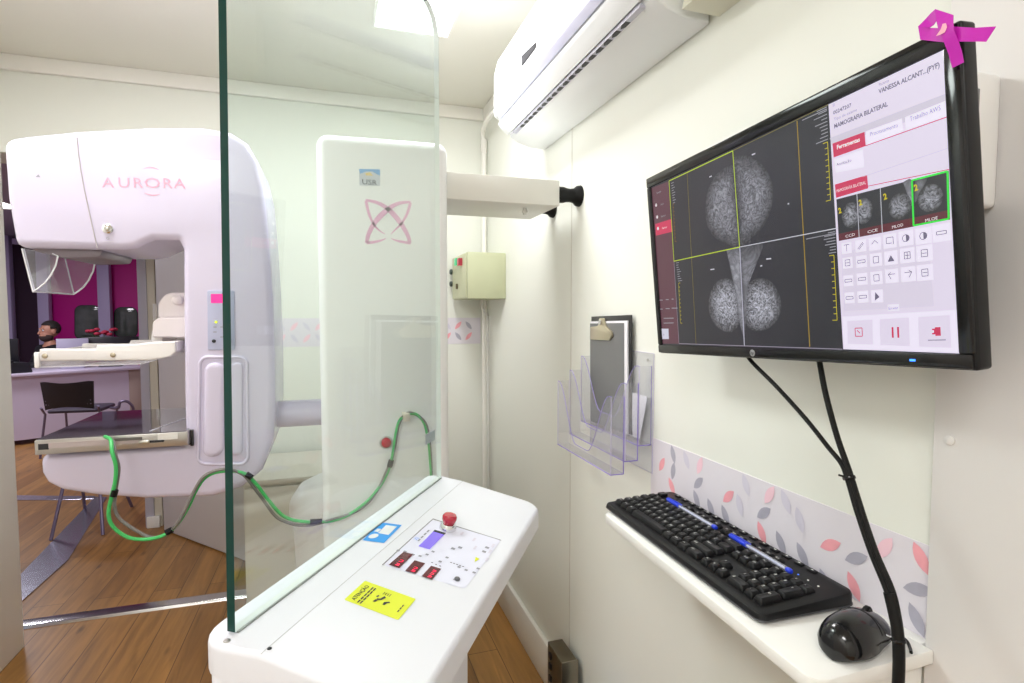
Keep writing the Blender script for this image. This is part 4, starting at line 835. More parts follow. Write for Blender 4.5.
# ------------------------------------------------------------------ ribbon on the monitor corner
rb = thing('awareness_ribbon', 'magenta awareness ribbon folded over the top right corner of the monitor', 'ribbon', M=MM @ Matrix.Translation((.2690, .1460, .01)))
def strip(b, pa, pb, za, m, th=.0007):
    n = len(pa); R = []
    for i in range(n):
        a = Vector((*pa[i], za[i])); c = Vector((*pb[i], za[i]+.001)); e = Vector((0, 0, th)); o = Vector((-.26, -.15, -.01))
        R.append([a+o, c+o, c+e+o, a+e+o])
    b.rings(R, m, smooth=False)
b = MB()
strip(b, [(0.2577,0.1914),(0.2518,0.1908),(0.2457,0.1891),(0.2394,0.1848)], [(0.2595,0.1808),(0.2566,0.1799),(0.2531,0.1788),(0.2501,0.1774)], [.012, .010, .008, .010], ribbonm)
strip(b, [(0.2394,0.1848),(0.2501,0.1777),(0.2624,0.1710),(0.2751,0.1655),(0.2898,0.1570),(0.3054,0.1503)], [(0.2416,0.1702),(0.2533,0.1630),(0.2663,0.1551),(0.2789,0.1498),(0.2884,0.1452),(0.2975,0.1406)], [.0105, .009, .010, .013, .011, .008], ribbonm)
strip(b, [(0.2577,0.1914),(0.2595,0.1808),(0.2623,0.1697),(0.2658,0.1553),(0.2671,0.1431),(0.2682,0.1305)], [(0.2743,0.1768),(0.2753,0.1696),(0.2767,0.1604),(0.2785,0.1519),(0.2789,0.1413),(0.2791,0.1308)], [.0125, .0145, .0165, .0145, .011, .009], ribbonm)
b.build('band', rb, local=True)
b = MB(); hm = mat('heart_pink', lin(238, 170, 190), .5)
b.face([(p[0]-.26, p[1]-.15, .0185-.01) for p in [(0.2610,0.1635),(0.2655,0.1675),(0.2676,0.1717),(0.2706,0.1707),(0.2713,0.1665),(0.2690,0.1629),(0.2653,0.1628)]], hm); b.build('heart_charm', rb, local=True, recalc=False)

# ------------------------------------------------------------------ monitor cables
def wpath(pp, xs): return spline([(x, p[0], p[1]) for p, x in zip(pp, xs)], 5)
a_ = [(0.7145,1.2805),(0.6964,1.2632),(0.6487,1.2337),(0.5933,1.1953),(0.5550,1.1641),(0.5350,1.1482),(0.5257,1.1315),(0.5103,1.0933),(0.4899,1.0502),(0.4682,1.0127),(0.4592,0.9838),(0.4553,0.9622),(0.4536,0.9334),(0.4538,0.8914)]
c_ = [(0.5783,1.2868),(0.5736,1.2685),(0.5654,1.2375),(0.5534,1.2026),(0.5418,1.1737),(0.5307,1.1506),(0.5222,1.1325),(0.5062,1.0947),(0.4861,1.0518),(0.4646,1.0156),(0.4556,0.9858),(0.4518,0.9642),(0.4502,0.9356),(0.4503,0.8938)]
xa = [.625, .622, .618, .614, .612, .611, .609, .606, .602, .600, .600, .600, .600, .600]
def refit(pts, xs): return [(x, p[0]*x/.612, 1.34+(p[1]-1.34)*x/.612) for p, x in zip(pts, xs)]
wc = thing('monitor_cables', 'pair of black cables hanging below the monitor and tied into one bundle', 'cable', (.61, .6, 1.0))
b = MB(); b.tube(spline(refit(a_, xa), 5), .0030, rubber, 8); b.build('signal_cable', wc)
b = MB(); b.tube(spline([(p[0]+.003, p[1], p[2]) for p in refit(c_, xa)], 5), .0036, rubber, 8); b.build('power_cable', wc)
A2 = refit(a_, xa); C2 = refit(c_, xa)
for i in (6, 11):
    m_ = (Vector(A2[i])+Vector(C2[i]))/2; d = (Vector(A2[i+1])-Vector(A2[i-1])).normalized()
    b = MB(); b.lathe([(.0072, -.002), (.0078, 0), (.0072, .002)], m_+Vector((.0015, 0, 0)), d, blackg, 12); b.tube([m_, m_+Vector((-.006, .009, .002))], .0014, blackg, 6); b.build('cable_tie', wc)
sp = [(Vector(p)+Vector((.001, -.002, 0))) for p in A2[9:]]
b = MB(); b.tube(spline(sp, 5), .0062, rubber, 10); b.build('sleeve', wc)

# ------------------------------------------------------------------ leaflet holder, clipboard, paper
acr = clear('acrylic', (.965, .965, .975), 1.45, .03, .05, (.8, .8, .88)); acre = mat('acrylic_edge', lin(140, 126, 205), .15); acrl = mat('acrylic_edge_pale', lin(205, 200, 225), .15)
lh = thing('leaflet_holder', 'clear acrylic three pocket leaflet holder with violet edges on the right wall', 'leaflet holder', (.67, 1.3, .95))
def aplate(b, pts, t=(.0022, 0, 0), em=None, r=.0011, closed=True, idx=None):
    P = [Vector(p) for p in pts]; t = Vector(t); A = [b.bm.verts.new(p) for p in P]; Bv = [b.bm.verts.new(p+t) for p in P]
    f = b.bm.faces.new(A); f.material_index = b.mi(acr); f = b.bm.faces.new(Bv[::-1]); f.material_index = b.mi(acr)
    for i in range(len(P)):
        j = (i+1) % len(P); f = b.bm.faces.new((A[i], A[j], Bv[j], Bv[i])); f.material_index = b.mi(acrl)
    if em: b.tube([p+t*.5 for p in ([P[i] for i in idx] if idx else P)], r, em, 5)
YL, YR = 1.472, 1.150
b = MB(); aplate(b, [(.7165, YL, .956), (.7165, YR-.012, .956), (.7165, YR-.012, 1.242), (.7165, YL, 1.242)], em=acrl, r=.0008); b.build('back_plate', lh, recalc=False)
b = MB()
b.lathe([(.004, 0), (.004, .002)], (.7165, YR+.01, 1.225), (-1, 0, 0), chrome, 10); b.build('screw', lh)
for i, (xf, z0, zl, zd) in enumerate(((.613, .958, 1.142, .985), (.650, .987, 1.172, 1.03), (.686, 1.022, 1.212, 1.07))):
    xb = xf+.034
    def topz(y):
        t = (y-YR)/(YL-YR)
        # high at both ends, scooped between
        s = lambda a: a*a*(3-2*a)
        if t > .62: k = s(min(1, (t-.62)/.36))
        elif t < .40: k = s(min(1, (.40-t)/.36))
        else: k = 0
        return zd+(zl-zd)*k
    ys = [YR+(YL-YR)*k/30 for k in range(31)]
    pts = [(xf, YL, z0), (xf, YR, z0)]+[(xf, y, topz(y)) for y in ys]
    b = MB(); aplate(b, pts, em=None)
    b.tube([Vector(p)+Vector((.001, 0, 0)) for p in pts[2:]], .0009, acre, 5); b.tube([(xf+.001, YL, z0), (xf+.001, YL, pts[-1][2])], .0006, acrl, 5)
    # bottom and sides
    aplate(b, [(xf, YL, z0), (xf, YR, z0), (xb, YR, z0), (xb, YL, z0)], (0, 0, .002)); b.tube([(xf, YL, z0), (xf, YR, z0), (xb, YR, z0)], .0013, acre, 5)
    for y in (YR, YL):
        zt = topz(y); aplate(b, [(xf, y, z0), (xb, y, z0), (xb, y, zt), (xf, y, zt)], (0, .002, 0))
    b.tube([(xb, YR, z0), (xb, YR, topz(YR))], .0013, acre, 5)
    b.build('pocket', lh, recalc=False)
cb_ = thing('clipboard', 'black clipboard with a steel clip and grey cover standing in the leaflet holder', 'clipboard', (.70, 1.32, 1.03))
bd = mat('clipboard_black', (.02, .02, .022), .35); gcov = mat('cover_grey', (.15, .155, .16), .22, var=.1, scale=8); pap = mat('paper', (.80, .80, .86), .6)
tl = Matrix.Translation((.7085, 1.332, 1.028)) @ Matrix.Rotation(radians(-1.5), 4, 'X')
def bxl(b, M, *a, bev=0): b.box(*a, bev=bev, M=M)
b = MB(); bxl(b, tl, 0, .003, -.112, .115, 0, .302, bd, bev=.0012); b.build('board', cb_)
b = MB(); bxl(b, tl, -.0035, -.0002, -.098, .113, .0, .288, pap); b.build('paper_stack', cb_)
b = MB(); bxl(b, tl, -.0048, -.0037, -.082, .113, .0, .282, gcov); b.build('cover_sheet', cb_)
gold = mat('clip_steel', (.62, .56, .42), .28, metal=.9)
b = MB(); b.puff([tuple((tl @ Vector((0, p[0], p[1]))).yz) for p in fillet([(.100, .236, .004), (-.012, .236, .004), (-.030, .252, .006), (-.020, .262, .004), (.01, .275, .01), (.02, .296, .006), (.045, .296, .006), (.05, .275, .01), (.100, .272, .004)])], lambda p, d: (d, p[0], p[1]), .6975, .7035, .001, .001, gold, 2); b.build('clip', cb_)
b = MB(); b.lathe([(.007, 0), (.007, .003), (.004, .004)], tl @ Vector((-.012, .033, .285)), (-1, 0, 0), chrome, 14); b.build('clip_spring', cb_)
b = MB(); R = []
for k in range(9):
    t = k/8; z = 1.028+.11*t; R.append([(.7015+.0*t-.004*sin(t*pi), 1.155+.055*(1-t)**2*.6, z), (.7015, 1.29, z), (.7022, 1.29, z), (.7022-.004*sin(t*pi), 1.155+.055*(1-t)**2*.6, z)])
b.rings([[(p[0]+.0105, p[1]-.0, p[2]) if j in (1, 2) and False else (p[0]+.0095, min(p[1], 1.245), p[2]) for j, p in enumerate(r)] for r in R], pap); tag(b.build('paper_sheet'), 'white paper sheet standing in the rear pocket of the leaflet holder', 'paper')

# ------------------------------------------------------------------ shelf
sh = thing('keyboard_shelf', 'narrow white wall shelf carrying the keyboard and mouse', 'shelf', (.61, .72, .92))
shm2 = mat('shelf_laminate', (.80, .80, .78), .4, var=.01)
SO = [(.7035, .476), (.7035, 1.045), (.532, 1.028, .018), (.514, .472, .020)]
b = MB(); b.puff(fillet([(SO[0][0], SO[0][1]), SO[3], SO[2], (SO[1][0], SO[1][1])], 6), XY, .902, .920, .0015, .002, shm2, 2); b.build('board', sh)
b = MB(); b.box(.575, .7030, .488, .506, .70, .9019, shm2, .001); b.build('bracket', sh); b = MB(); b.box(.66, .7185, .99, 1.008, .84, .9019, shm2, .001); b.build('bracket', sh)
b = MB(); b.box(.703, .7185, .490, 1.04, .902, .9205, shm2, .001); b.build('back_lip', sh)

# ------------------------------------------------------------------ keyboard (local: x right, y away from the typist)
kbM = Matrix.Translation((.6245, .8165, .9202)) @ Matrix.Rotation(radians(-91.2), 4, 'Z') @ Matrix.Scale(1.0466, 4)
kb = thing('computer_keyboard', 'long black computer keyboard with number pad on the white shelf', 'keyboard', M=kbM)
slope = lambda y: .013+.060*(y+.079)
kbody = mat('keyboard_body', (.009, .009, .010), .40, spec=.22)
b = MB(); ko = fillet([(-.2235, -.079, .012), (.2235, -.079, .012), (.2235, .079, .014), (-.2235, .079, .014)], 5)
Pk = [Vector(p) for p in ko]
def insk(d):
    R = []; N = len(Pk)
    for i in range(N):
        e1 = (Pk[i]-Pk[i-1]).normalized(); e2 = (Pk[(i+1) % N]-Pk[i]).normalized(); q = Vector((-e1.y-e2.y, e1.x+e2.x)); q = q/max(.3, q.length_squared/2); R.append(Pk[i]+q*d)
    return R
b.rings([[(p.x, p.y, .0015) for p in insk(.006)], [(p.x, p.y, .004) for p in insk(0)], [(p.x, p.y, slope(p.y)-.005) for p in insk(0)], [(p.x, p.y, slope(p.y)-.0012) for p in insk(.0018)], [(p.x, p.y, slope(p.y)) for p in insk(.006)]], kbody)
b.tube([(p.x, p.y, .0045) for p in insk(-.0004)]+[tuple((insk(-.0004)[0].x, insk(-.0004)[0].y, .0045))], .0011, mat('keyboard_edge', (.06, .06, .065), .4), 5)
for x in (-.19, .19): b.box(x-.02, x+.02, .05, .06, -.0, .002, rubber)
b.box(-.205, .205, -.066, .066, .001, .0016, kbody)
b.build('body', kb, local=True)
U_ = .0184; x0 = -.2115
def keymesh(name, w, d, h=.0085):
    bm_ = MB(); a = w/2-.0006; c = d/2-.0006; e = .0022; f = h*.75
    o = lambda x, y, r: fillet([(-x, -y, r), (x, -y, r), (x, y, r), (-x, y, r)], 2)
    R = [[(p[0], p[1], 0) for p in o(a, c, .0012)], [(p[0], p[1], f*.45) for p in o(a, c, .0012)], [(p[0], p[1]+.0006, h-.001) for p in o(a-e, c-e, .002)], [(p[0], p[1]+.0006, h-.0005) for p in o(a-e-.0006, c-e-.0006, .002)], [(p[0], p[1]+.0006, h-.0011) for p in o(a-e-.003, c-e-.003, .001)]]
    bm_.rings(R, keym); return bm_
legend = mat('key_legend', (.85, .85, .82), .5)
keys = []
rowy = [-.0540+U_*k for k in range(5)]
def row(y, spec, x=x0, stuff=False):
    for it in spec:
        if isinstance(it, (int, float)): x += it*U_; continue
        t, w = it; keys.append((x+w*U_/2, y, w, t)); x += w*U_
row(rowy[0], [('Ctrl', 1.25), ('Win', 1.25), ('Alt', 1.25), ('', 5.75), ('Gr', 1.25), ('Win', 1.25), ('=', 1.25), ('Ctrl', 1.75)])
row(rowy[1], [('Shift', 1.25)]+[(c, 1) for c in '\\ZXCVBNM,.;']+[('Shift', 2.75)])
row(rowy[2], [('Caps', 1.75)]+[(c, 1) for c in 'ASDFGHJKLÇ~']+[('Enter', 2.25)])
row(rowy[3], [('Tab', 1.5)]+[(c, 1) for c in 'QWERTYUIOP´[']+[('', 1.5)])
row(rowy[4], [(c, 1) for c in "'1234567890-="]+[('<', 2)])
fy = rowy[4]+U_*1.28
few = len(keys)
row(fy, [('Esc', 1), 1, ('F1', 1), ('F2', 1), ('F3', 1), ('F4', 1), .5, ('F5', 1), ('F6', 1), ('F7', 1), ('F8', 1), .5, ('F9', 1), ('F10', 1), ('F11', 1), ('F12', 1)])
nx0 = x0+15.35*U_
row(fy, [('Prt', 1), ('Scr', 1), ('Brk', 1)], nx0); row(rowy[4], [('Ins', 1), ('Hm', 1), ('PU', 1)], nx0); row(rowy[3], [('Del', 1), ('End', 1), ('PD', 1)], nx0)
row(rowy[1], [('^', 1)], nx0+U_); row(rowy[0], [('<', 1), ('v', 1), ('>', 1)], nx0)
nn = nx0+3.35*U_
row(rowy[4], [('Nm', 1), ('/', 1), ('*', 1), ('-', 1)], nn); row(rowy[3], [('7', 1), ('8', 1), ('9', 1)], nn); row(rowy[2], [('4', 1), ('5', 1), ('6', 1)], nn); row(rowy[1], [('1', 1), ('2', 1), ('3', 1)], nn); row(rowy[0], [('0', 2), ('.', 1)], nn)
keys.append((nn+3.5*U_, (rowy[2]+rowy[3])/2, 1.0001, '+')); keys.append((nn+3.5*U_, (rowy[0]+rowy[1])/2, 1.0002, 'En'))
far = [k for k in keys if k[3] in ('Esc', 'F1', 'F2', 'F3')]; keys = [k for k in keys if k not in far]
ang = math.atan(.06)
for (x, y, w, t) in keys:
    d = 2 if w in (1.0001, 1.0002) else 1
    kk = keymesh('key', w*U_-.0012, U_*d-.0012, .0088 if y < rowy[4] else .0075)
    if t: kk.text(t, .0066 if len(t) == 1 else .0046, (-w*U_*.5+.0052, -.0002 if d == 1 else .004, .0088 if y < rowy[4] else .0075), (1, 0, 0), (0, 1, 0), legend, -.0004)
    o = kk.build('key', kb, local=True, recalc=False, sharp=50)
    o.location = (x, y, slope(y)); o.rotation_euler = (ang, 0, 0)
b = MB()
def addsmall(x, y, w, d, h, M0=None):
    z = slope(y); b.box(x-w/2, x+w/2, y-d/2, y+d/2, z, z+h, keym, .001, 1)
for k in far: addsmall(k[0], k[1], .015, .0155, .0062)
b.build('function_keys', kb, local=True)['kind'] = 'stuff'
for i in range(15):
    x = -.185+i*.0245 if i < 11 else -.185+i*.0245
    if x > .16: break
    b = MB(); y = .0685; b.puff(fillet([(x-.0075, y-.0045, .002), (x+.0075, y-.0045, .002), (x+.0075, y+.0045, .002), (x-.0075, y+.0045, .002)], 2), XY, slope(y)-.001, slope(y)+.0025, 0, .001, keym, 2)
    b.box(x-.002, x+.002, y-.001, y+.001, slope(y)+.0025, slope(y)+.0027, legend); b.build('media_key', kb, local=True)
for x in (.158, .176, .194):
    b = MB(); z = slope(fy); b.lathe([(.0014, 0), (.0012, .0008)], (x, fy, z), (0, 0, 1), pix('led_lock', (.1, .25, 1), 1.2) if x < .17 else legend, 8); b.build('lock_light', kb, local=True)

# ------------------------------------------------------------------ mouse
mq_ = [(0.6192,0.5134)][0]
msM = Matrix.Translation((mq_[0], mq_[1], .9203)) @ Matrix.Rotation(radians(17), 4, 'Z') @ Matrix.Scale(1.07, 4)
ms = thing('computer_mouse', 'glossy black computer mouse at the near end of the white shelf', 'mouse', M=msM)
def mouse_shape(b, m, x0=-1, x1=1, sc=1, dz=0):
    R = []; n = 18; k = 28
    for i in range(n+1):
        th = pi*i/n; x = -cos(th); s_ = sin(th)**.62
        if x < x0-1e-6 or x > x1+1e-6: continue
        wy = .0315*s_*(1-.10*math.exp(-((x-.15)/.35)**2))*sc; hz = (.030*s_*(1-.22*x)*(1.08))*sc+dz
        R.append([(x*.053*sc, wy*cos(a)*(1 if sin(a) > 0 else .93), max(0.0012, .009+hz*sin(a) if sin(a) > 0 else .009+.008*sin(a))) for a in [2*pi*j/k for j in range(k)]])
    b.rings(R, m, sharp) if False else b.rings(R, m)
b = MB(); mouse_shape(b, mat('mouse_black', (.006, .006, .007), .14, spec=.5)); b.build('body', ms, local=True, sharp=60)
b = MB(); mz = lambda x: .009+.030*sin(math.acos(-x/.053))**.62*(1-.22*x/.053)*1.08
b.tube([(x/1000, 0, mz(x/1000)+.0001) for x in range(14, 50, 3)], .0007, dark, 5)
b.tube([(.012, y/1000, .009+(mz(.012)-.009)*sqrt(max(0, 1-(y/30.5)**2))+.0001) for y in range(-28, 29, 4)], .0006, dark, 5); b.build('button_gap', ms, local=True)
b = MB(); b.lathe([(.0075, -.0035), (.009, -.002), (.009, .002), (.0075, .0035)], (.029, 0, mz(.029)-.005), (0, 1, 0), rubber, 18); b.build('wheel', ms, local=True)
b = MB(); b.tube(spline([(.050, 0, .008), (.060, -.004, .005), (.064, -.016, .003), (.056, -.032, .003), (.040, -.042, .004), (.020, -.050, .010)], 6), .0018, rubber, 8); b.build('cord', ms, local=True)

# ------------------------------------------------------------------ pens
def pen(a, c, label):
    a = Vector(a); c = Vector(c); d = (c-a); L = d.length; d.normalize(); r_ = thing('ballpoint_pen', label, 'pen', a, 0, 'blue ballpoint pens on the keyboard')
    b = MB(); b.lathe([(.0036, .040), (.0036, L-.002)], a, d, clear('pen_barrel', (.85, .87, .95), 1.5, .05, .25, (.85, .87, .95)), 8); b.build('barrel', r_)
    b = MB(); b.lathe([(.0016, .03), (.0016, L-.012)], a, d, mat('ink_tube', (.55, .58, .75), .3), 8); b.build('refill', r_)
    b = MB(); b.lathe([(.0020, 0), (.0038, .004), (.0040, .030), (.0042, .044)], a, d, blue, 14); u = d.cross(Vector((0, 0, 1))).normalized(); w = Vector((0, 0, 1))*.006
    b.tube([a+d*.004+w*.6, a+d*.03+w*.9, a+d*.052+w*.9], [.0014, .0013, .0010], blue, 6); b.build('cap', r_)
    b = MB(); b.lathe([(.0032, L-.008), (.0040, L-.005), (.0040, L), (.003, L+.002)], a, d, blue, 12); b.build('end_plug', r_)
K = lambda q, z: (q[0], q[1], z)
pa = [(0.6441,0.9656),(0.6417,0.8111),(0.6414,0.7740),(0.6386,0.6376)]
pen(K(pa[0], .9580), K(pa[1], .9570), 'clear blue ballpoint pen lying on the keyboard over the letter keys'); pen(K(pa[2], .9580), K(pa[3], .9565), 'clear blue ballpoint pen lying on the keyboard over the number pad')

# ------------------------------------------------------------------ low things by the right baseboard
jb = thing('junction_box', 'brownish metal box fixed low on the right wall above the baseboard', 'metal box', (.69, 1.56, .12))
br = mat('box_bronze', (.15, .125, .085), .35, metal=.8, var=.1)
b = MB(); b.box(.650, .7025, 1.52, 1.64, .05, .265, br, .003); b.build('enclosure', jb); b = MB(); b.box(.6485, .7035, 1.515, 1.5198, .05, .268, mat('box_steel', (.34, .31, .25), .3, metal=.9), .001); b.build('cover_plate', jb)
for z in (.19, .225, .15): b = MB(); b.box(.644, .650, 1.60, 1.618, z, z+.02, dark, .002); b.build('terminal', jb)
ub = thing('power_supply', 'black power supply box with a blue mark on the floor beside the metal box', 'power supply', (.64, 1.25, 0))
b = MB(); b.box(.585, .698, 1.13, 1.395, 0, .262, blackp, .012, 3); b.build('housing', ub); b = MB(); b.box(.612, .652, 1.25, 1.352, .2615, .2632, mat('label_blue', (.01, .10, .85), .3)); b.build('blue_label', ub)

# ------------------------------------------------------------------ office past the doorway
offw = mat('office_wall_dark', lin(60, 34, 58), .6, var=.05, scale=2); offl = mat('office_wall_pale', lin(200, 192, 205), .5); offc = mat('office_ceiling', lin(150, 142, 156), .6)
b = MB(); b.box(-4.6, -1.0, 2.85, 9.3, CZ, CZ+.1, offc); b.box(-4.6, -1.4, 2.66, 2.85, CZ, CZ+.1, offc); o = struct(b, 'ceiling_office')
b = MB(); b.box(-4.7, -4.5, 2.6, 9.3, 0, CZ, offl); struct(b, 'wall_office_left')
b = MB(); b.box(-4.6, -1.0, 9.1, 9.3, 0, CZ, offw); struct(b, 'wall_office_back')
b = MB(); b.box(-1.12, -1.0, 4.06, 9.1, 0, CZ, offl); struct(b, 'wall_office_right')
b = MB(); b.box(-4.6, -1.75, 2.65, 2.85, 0, CZ, offl); struct(b, 'wall_office_front')
b = MB(); b.box(-1.115, .8, 3.95, 4.06, 0, CZ, mat('lobby_wall', lin(205, 202, 200), .5)); struct(b, 'wall_lobby')
b = MB(); b.box(-1.0, .8, 2.85, 3.95, CZ, CZ+.1, ceilm); struct(b, 'ceiling_lobby')
b = MB(); b.box(.72, .85, 2.8, 4.06, 0, CZ, wallm); struct(b, 'wall_lobby_right')
b = MB(); jq = [(-1.1285,1.2303),(-1.0809,1.2299),(-1.0382,1.2294)]
b.box(jq[0][0], jq[1][0], 3.915, 3.965, 0, CZ-.05, mat('jamb_lilac', lin(188, 186, 200), .45), .002); b.box(jq[1][0], jq[2][0], 3.925, 3.949, 0, CZ-.05, mat('jamb_cream', lin(222, 216, 200), .45), .002); b.box(jq[0][0]+.01, jq[2][0]-.01, 3.900, 3.9245, 0, .07, trimm, .003)
struct(b, 'trim_5')
# open door leaf
du = Vector((.655, -.756, 0)); 
p_ = [(-1.0060,3.8223),(-0.5473,3.2939)]
d0 = Vector((*p_[0], 0)); d1 = Vector((*p_[1], 0)); du = (d1-d0).normalized(); ang_ = math.atan2(du.y, du.x)
dM = Matrix.Translation((d0.x, d0.y, .01)) @ Matrix.Rotation(ang_, 4, 'Z')
dl = thing('door_1', 'open white door leaf beyond the mammography machine', 'door', M=dM); dl['kind'] = 'structure'
dm = mat('door_grey_white', lin(208, 206, 204), .45)
b = MB(); b.box(.0, .86, 0.0, .035, 0, 2.08, dm, .002); b.build('door_leaf', dl, local=True)
for z in (.3, 1.33, 1.8): b = MB(); b.lathe([(.012, -.05), (.012, .05)], (-.008, -.004, z), (0, 0, 1), trimm, 10); b.build('hinge', dl, local=True)
b = MB(); b.lathe([(.01, 0), (.01, .05)], (.80, 0, 1.0), (0, -1, 0), chrome, 12); b.tube([(.80, -.05, 1.0), (.70, -.05, 1.0)], .009, chrome, 8); b.build('door_handle', dl, local=True)

# magenta partition with rounded windows
mp = thing('magenta_panel', 'bright magenta panel wall with rounded dark windows at the back of the office', 'panel wall', (-2.9, 8.9, 0))
mq = [(-3.5886,2.1563),(-2.4566,2.1947),(-3.6348,0.9024),(-2.4965,0.8816)]
b = MB(); b.box(mq[0][0], -1.15, 8.90, 8.98, 0, CZ-.02, magenta, .004); b.build('panel', mp)
wnd = mat('window_dark_green', (.08, .10, .085), .12, coat=.5, var=.6, scale=9); wfr = mat('window_rubber', (.02, .02, .03), .5)
for q in ([(-3.2990,1.4338),(-2.9973,1.4349),(-3.0132,0.9593),(-3.3155,0.9639)], [(-2.8475,1.4082),(-2.5643,1.4090),(-2.5775,0.9803),(-2.8613,0.9843)]):
    b = MB(); b.puff(fillet([(*p, .09) for p in q], 6), XZ, 8.893, 8.90, .002, 0, wfr, 2); w = b.build('window_frame', mp)
    cx = sum(p[0] for p in q)/4; cz = sum(p[1] for p in q)/4; b = MB(); b.puff(fillet([(cx+(p[0]-cx)*.92, cz+(p[1]-cz)*.94, .08) for p in q], 6), XZ, 8.888, 8.893, .001, 0, wnd, 2); b.build('pane', w)
def post(x, y, w, label):
    b = MB(); b.box(x-w/2, x+w/2, y-.05, y+.05, 0, CZ, lilac, .004); tag(b.build('window_post'), label, 'post', 'lilac posts at the back of the office')
for (xa, xb), lb in (([(-4.0080,1.4939),(-3.9242,1.4945)], 'brightest lilac post beside the dark wall at the far left of the office'), ([(-3.6478,1.4963),(-3.5288,1.4971)], 'lilac post between the dark wall and the magenta panel'), ([(-2.9842,1.5007),(-2.8470,1.5016)], 'lilac post in front of the magenta panel between its two windows')):
    post((xa[0]+xb[0])/2, 8.8, xb[0]-xa[0], lb)
b = MB(); q = [(-3.8530,2.1767),(-2.4581,2.2271),(-2.4622,2.0932)]; b.box(q[0][0], q[1][0], 8.68, 8.745, 1.34+.86, 1.34+.93, lilac); tag(b.build('window_rail'), 'lilac rail across the top of the magenta panel', 'rail')

# desk
dkM = Matrix.Translation((-2.07, 7.235, 0)) @ Matrix.Rotation(radians(27.26), 4, 'Z')
dk = thing('office_desk', 'long pale lilac office desk seen through the doorway', 'desk', M=dkM)
dw = mat('desk_lilac', lin(214, 204, 226), .35); db = mat('desk_end_beige', lin(176, 158, 150), .5)
b = MB(); b.box(-2.35, .02, -.02, .66, .695, .725, dw, .004); b.build('desktop', dk, local=True)
b = MB(); b.box(-2.30, -.12, .03, .05, .05, .694, dw); b.build('front_panel', dk, local=True)
b = MB(); b.box(-.118, -.0, .02, .62, 0, .694, db, .003); b.build('end_panel', dk, local=True); b = MB(); b.box(-2.33, -2.301, .02, .62, 0, .694, db, .003); b.build('end_panel', dk, local=True)
def onDesk(x, y, z=.725): return dkM @ Vector((x, y, z))
def dM(x, y, r=0): return dkM @ Matrix.Translation((x, y, .725)) @ Matrix.Rotation(radians(r), 4, 'Z')
scr = mat('monitor_dark', (.012, .012, .016), .35); grl = mat('laptop_lid', lin(176, 172, 196), .35)
# black monitor, back turned to the doorway
t = thing('office_monitor', 'black computer monitor seen from behind on the right end of the desk', 'monitor', M=dM(-.23, .30, -18))
b = MB(); b.box(-.27, .27, -.02, .02, .08, .335, scr, .008); b.build('housing', t, local=True); b = MB(); b.box(-.03, .03, -.01, .03, .004, .10, scr); b.build('stand', t, local=True); b = MB(); b.box(-.11, .11, -.08, .08, 0.0005, .008, scr, .002); b.build('base', t, local=True)
t = thing('laptop_screen', 'pale grey monitor back standing next to the seated man', 'monitor', M=dM(-.57, .32, -12))
b = MB(); b.box(-.14, .14, -.012, .012, .02, .325, grl, .006); b.build('housing', t, local=True); b = MB(); b.box(-.10, .10, -.07, .07, .0005, .02, grl, .003); b.build('base', t, local=True)
t = thing('office_monitor', 'black monitor at the far left of the office desk', 'monitor', M=dM(-1.17, .33, -10))
b = MB(); b.box(-.16, .16, -.02, .02, .09, .34, scr, .008); b.build('housing', t, local=True); b = MB(); b.box(-.03, .03, -.01, .03, .004, .12, scr); b.build('stand', t, local=True); b = MB(); b.box(-.1, .1, -.07, .07, .0005, .008, scr); b.build('base', t, local=True)
t = thing('desk_phone', 'black desk phone at the left on the office desk', 'phone', M=dM(-1.03, .12, 10))
b = MB(); b.puff(fillet([(-.09, 0, .01), (.09, 0, .01), (.07, .10, .03), (-.07, .12, .03)]), XZ, -.08, .08, .01, .01, scr); b.build('base', t, local=True)
b = MB(); b.tube([(-.07, -.03, .125), (-.07, .03, .13)], .02, scr, 8); b.tube([(-.07, -.09, .12), (-.07, .08, .13)], .012, scr, 8); b.build('handset', t, local=True)
# flowers
t = thing('flower_arrangement', 'small red flowers behind the black office monitor', 'flowers', M=dM(-.27, .52))
b = MB(); b.lathe([(.04, 0), (.055, .05), (.06, .22), (.05, .26)], (0, 0, 0.0005), (0, 0, 1), mat('vase_grey', lin(120, 115, 140), .4), 16); b.build('vase', t, local=True)
rf = mat('petal_red', lin(190, 50, 80), .6)
for k in range(12):
    a = k*2.4; r = .02+.10*sqrt(k/12); b = MB(); c = (r*cos(a)*1.3, r*sin(a)*.5, .385+.03*sin(k*1.7)); b.ball(c, (.032, .03, .02), rf, 4); b.tube([(0, 0, .22), c], .003, mat('stem_green', (.05, .15, .04), .6), 5); b.build('flower', t, local=True)

# visitor chair
chM = Matrix.Translation((-2.31, 6.32, 0)) @ Matrix.Rotation(radians(-4), 4, 'Z')
ch = thing('office_chair', 'black plastic visitor chair on thin metal legs before the office desk', 'chair', M=chM @ Matrix.Scale(.93, 4))
chp = mat('chair_plastic', (.014, .013, .018), .35); chl = mat('chair_leg', lin(120, 110, 135), .35, metal=.6)
b = MB(); NB = 12; 
R = []
for k in range(NB+1):
    t_ = k/NB; x = -.225+.45*t_; yb = -.24-.05*(1-(2*t_-1)**2); zt = .775-.02*(abs(2*t_-1)**6)-.030*(1-(2*t_-1)**2)+(0); zb = .475+.03*(1-(2*t_-1)**2)+.0; w = 1-.12*0
    R.append([(x*.92, yb, zb), (x, yb-.03, zt), (x, yb-.045, zt), (x*.92, yb-.014, zb)])
b.rings(R, chp)
b.build('backrest', ch, local=True)
hol = mat('perforation', lin(150, 140, 165), .5)
b = MB()
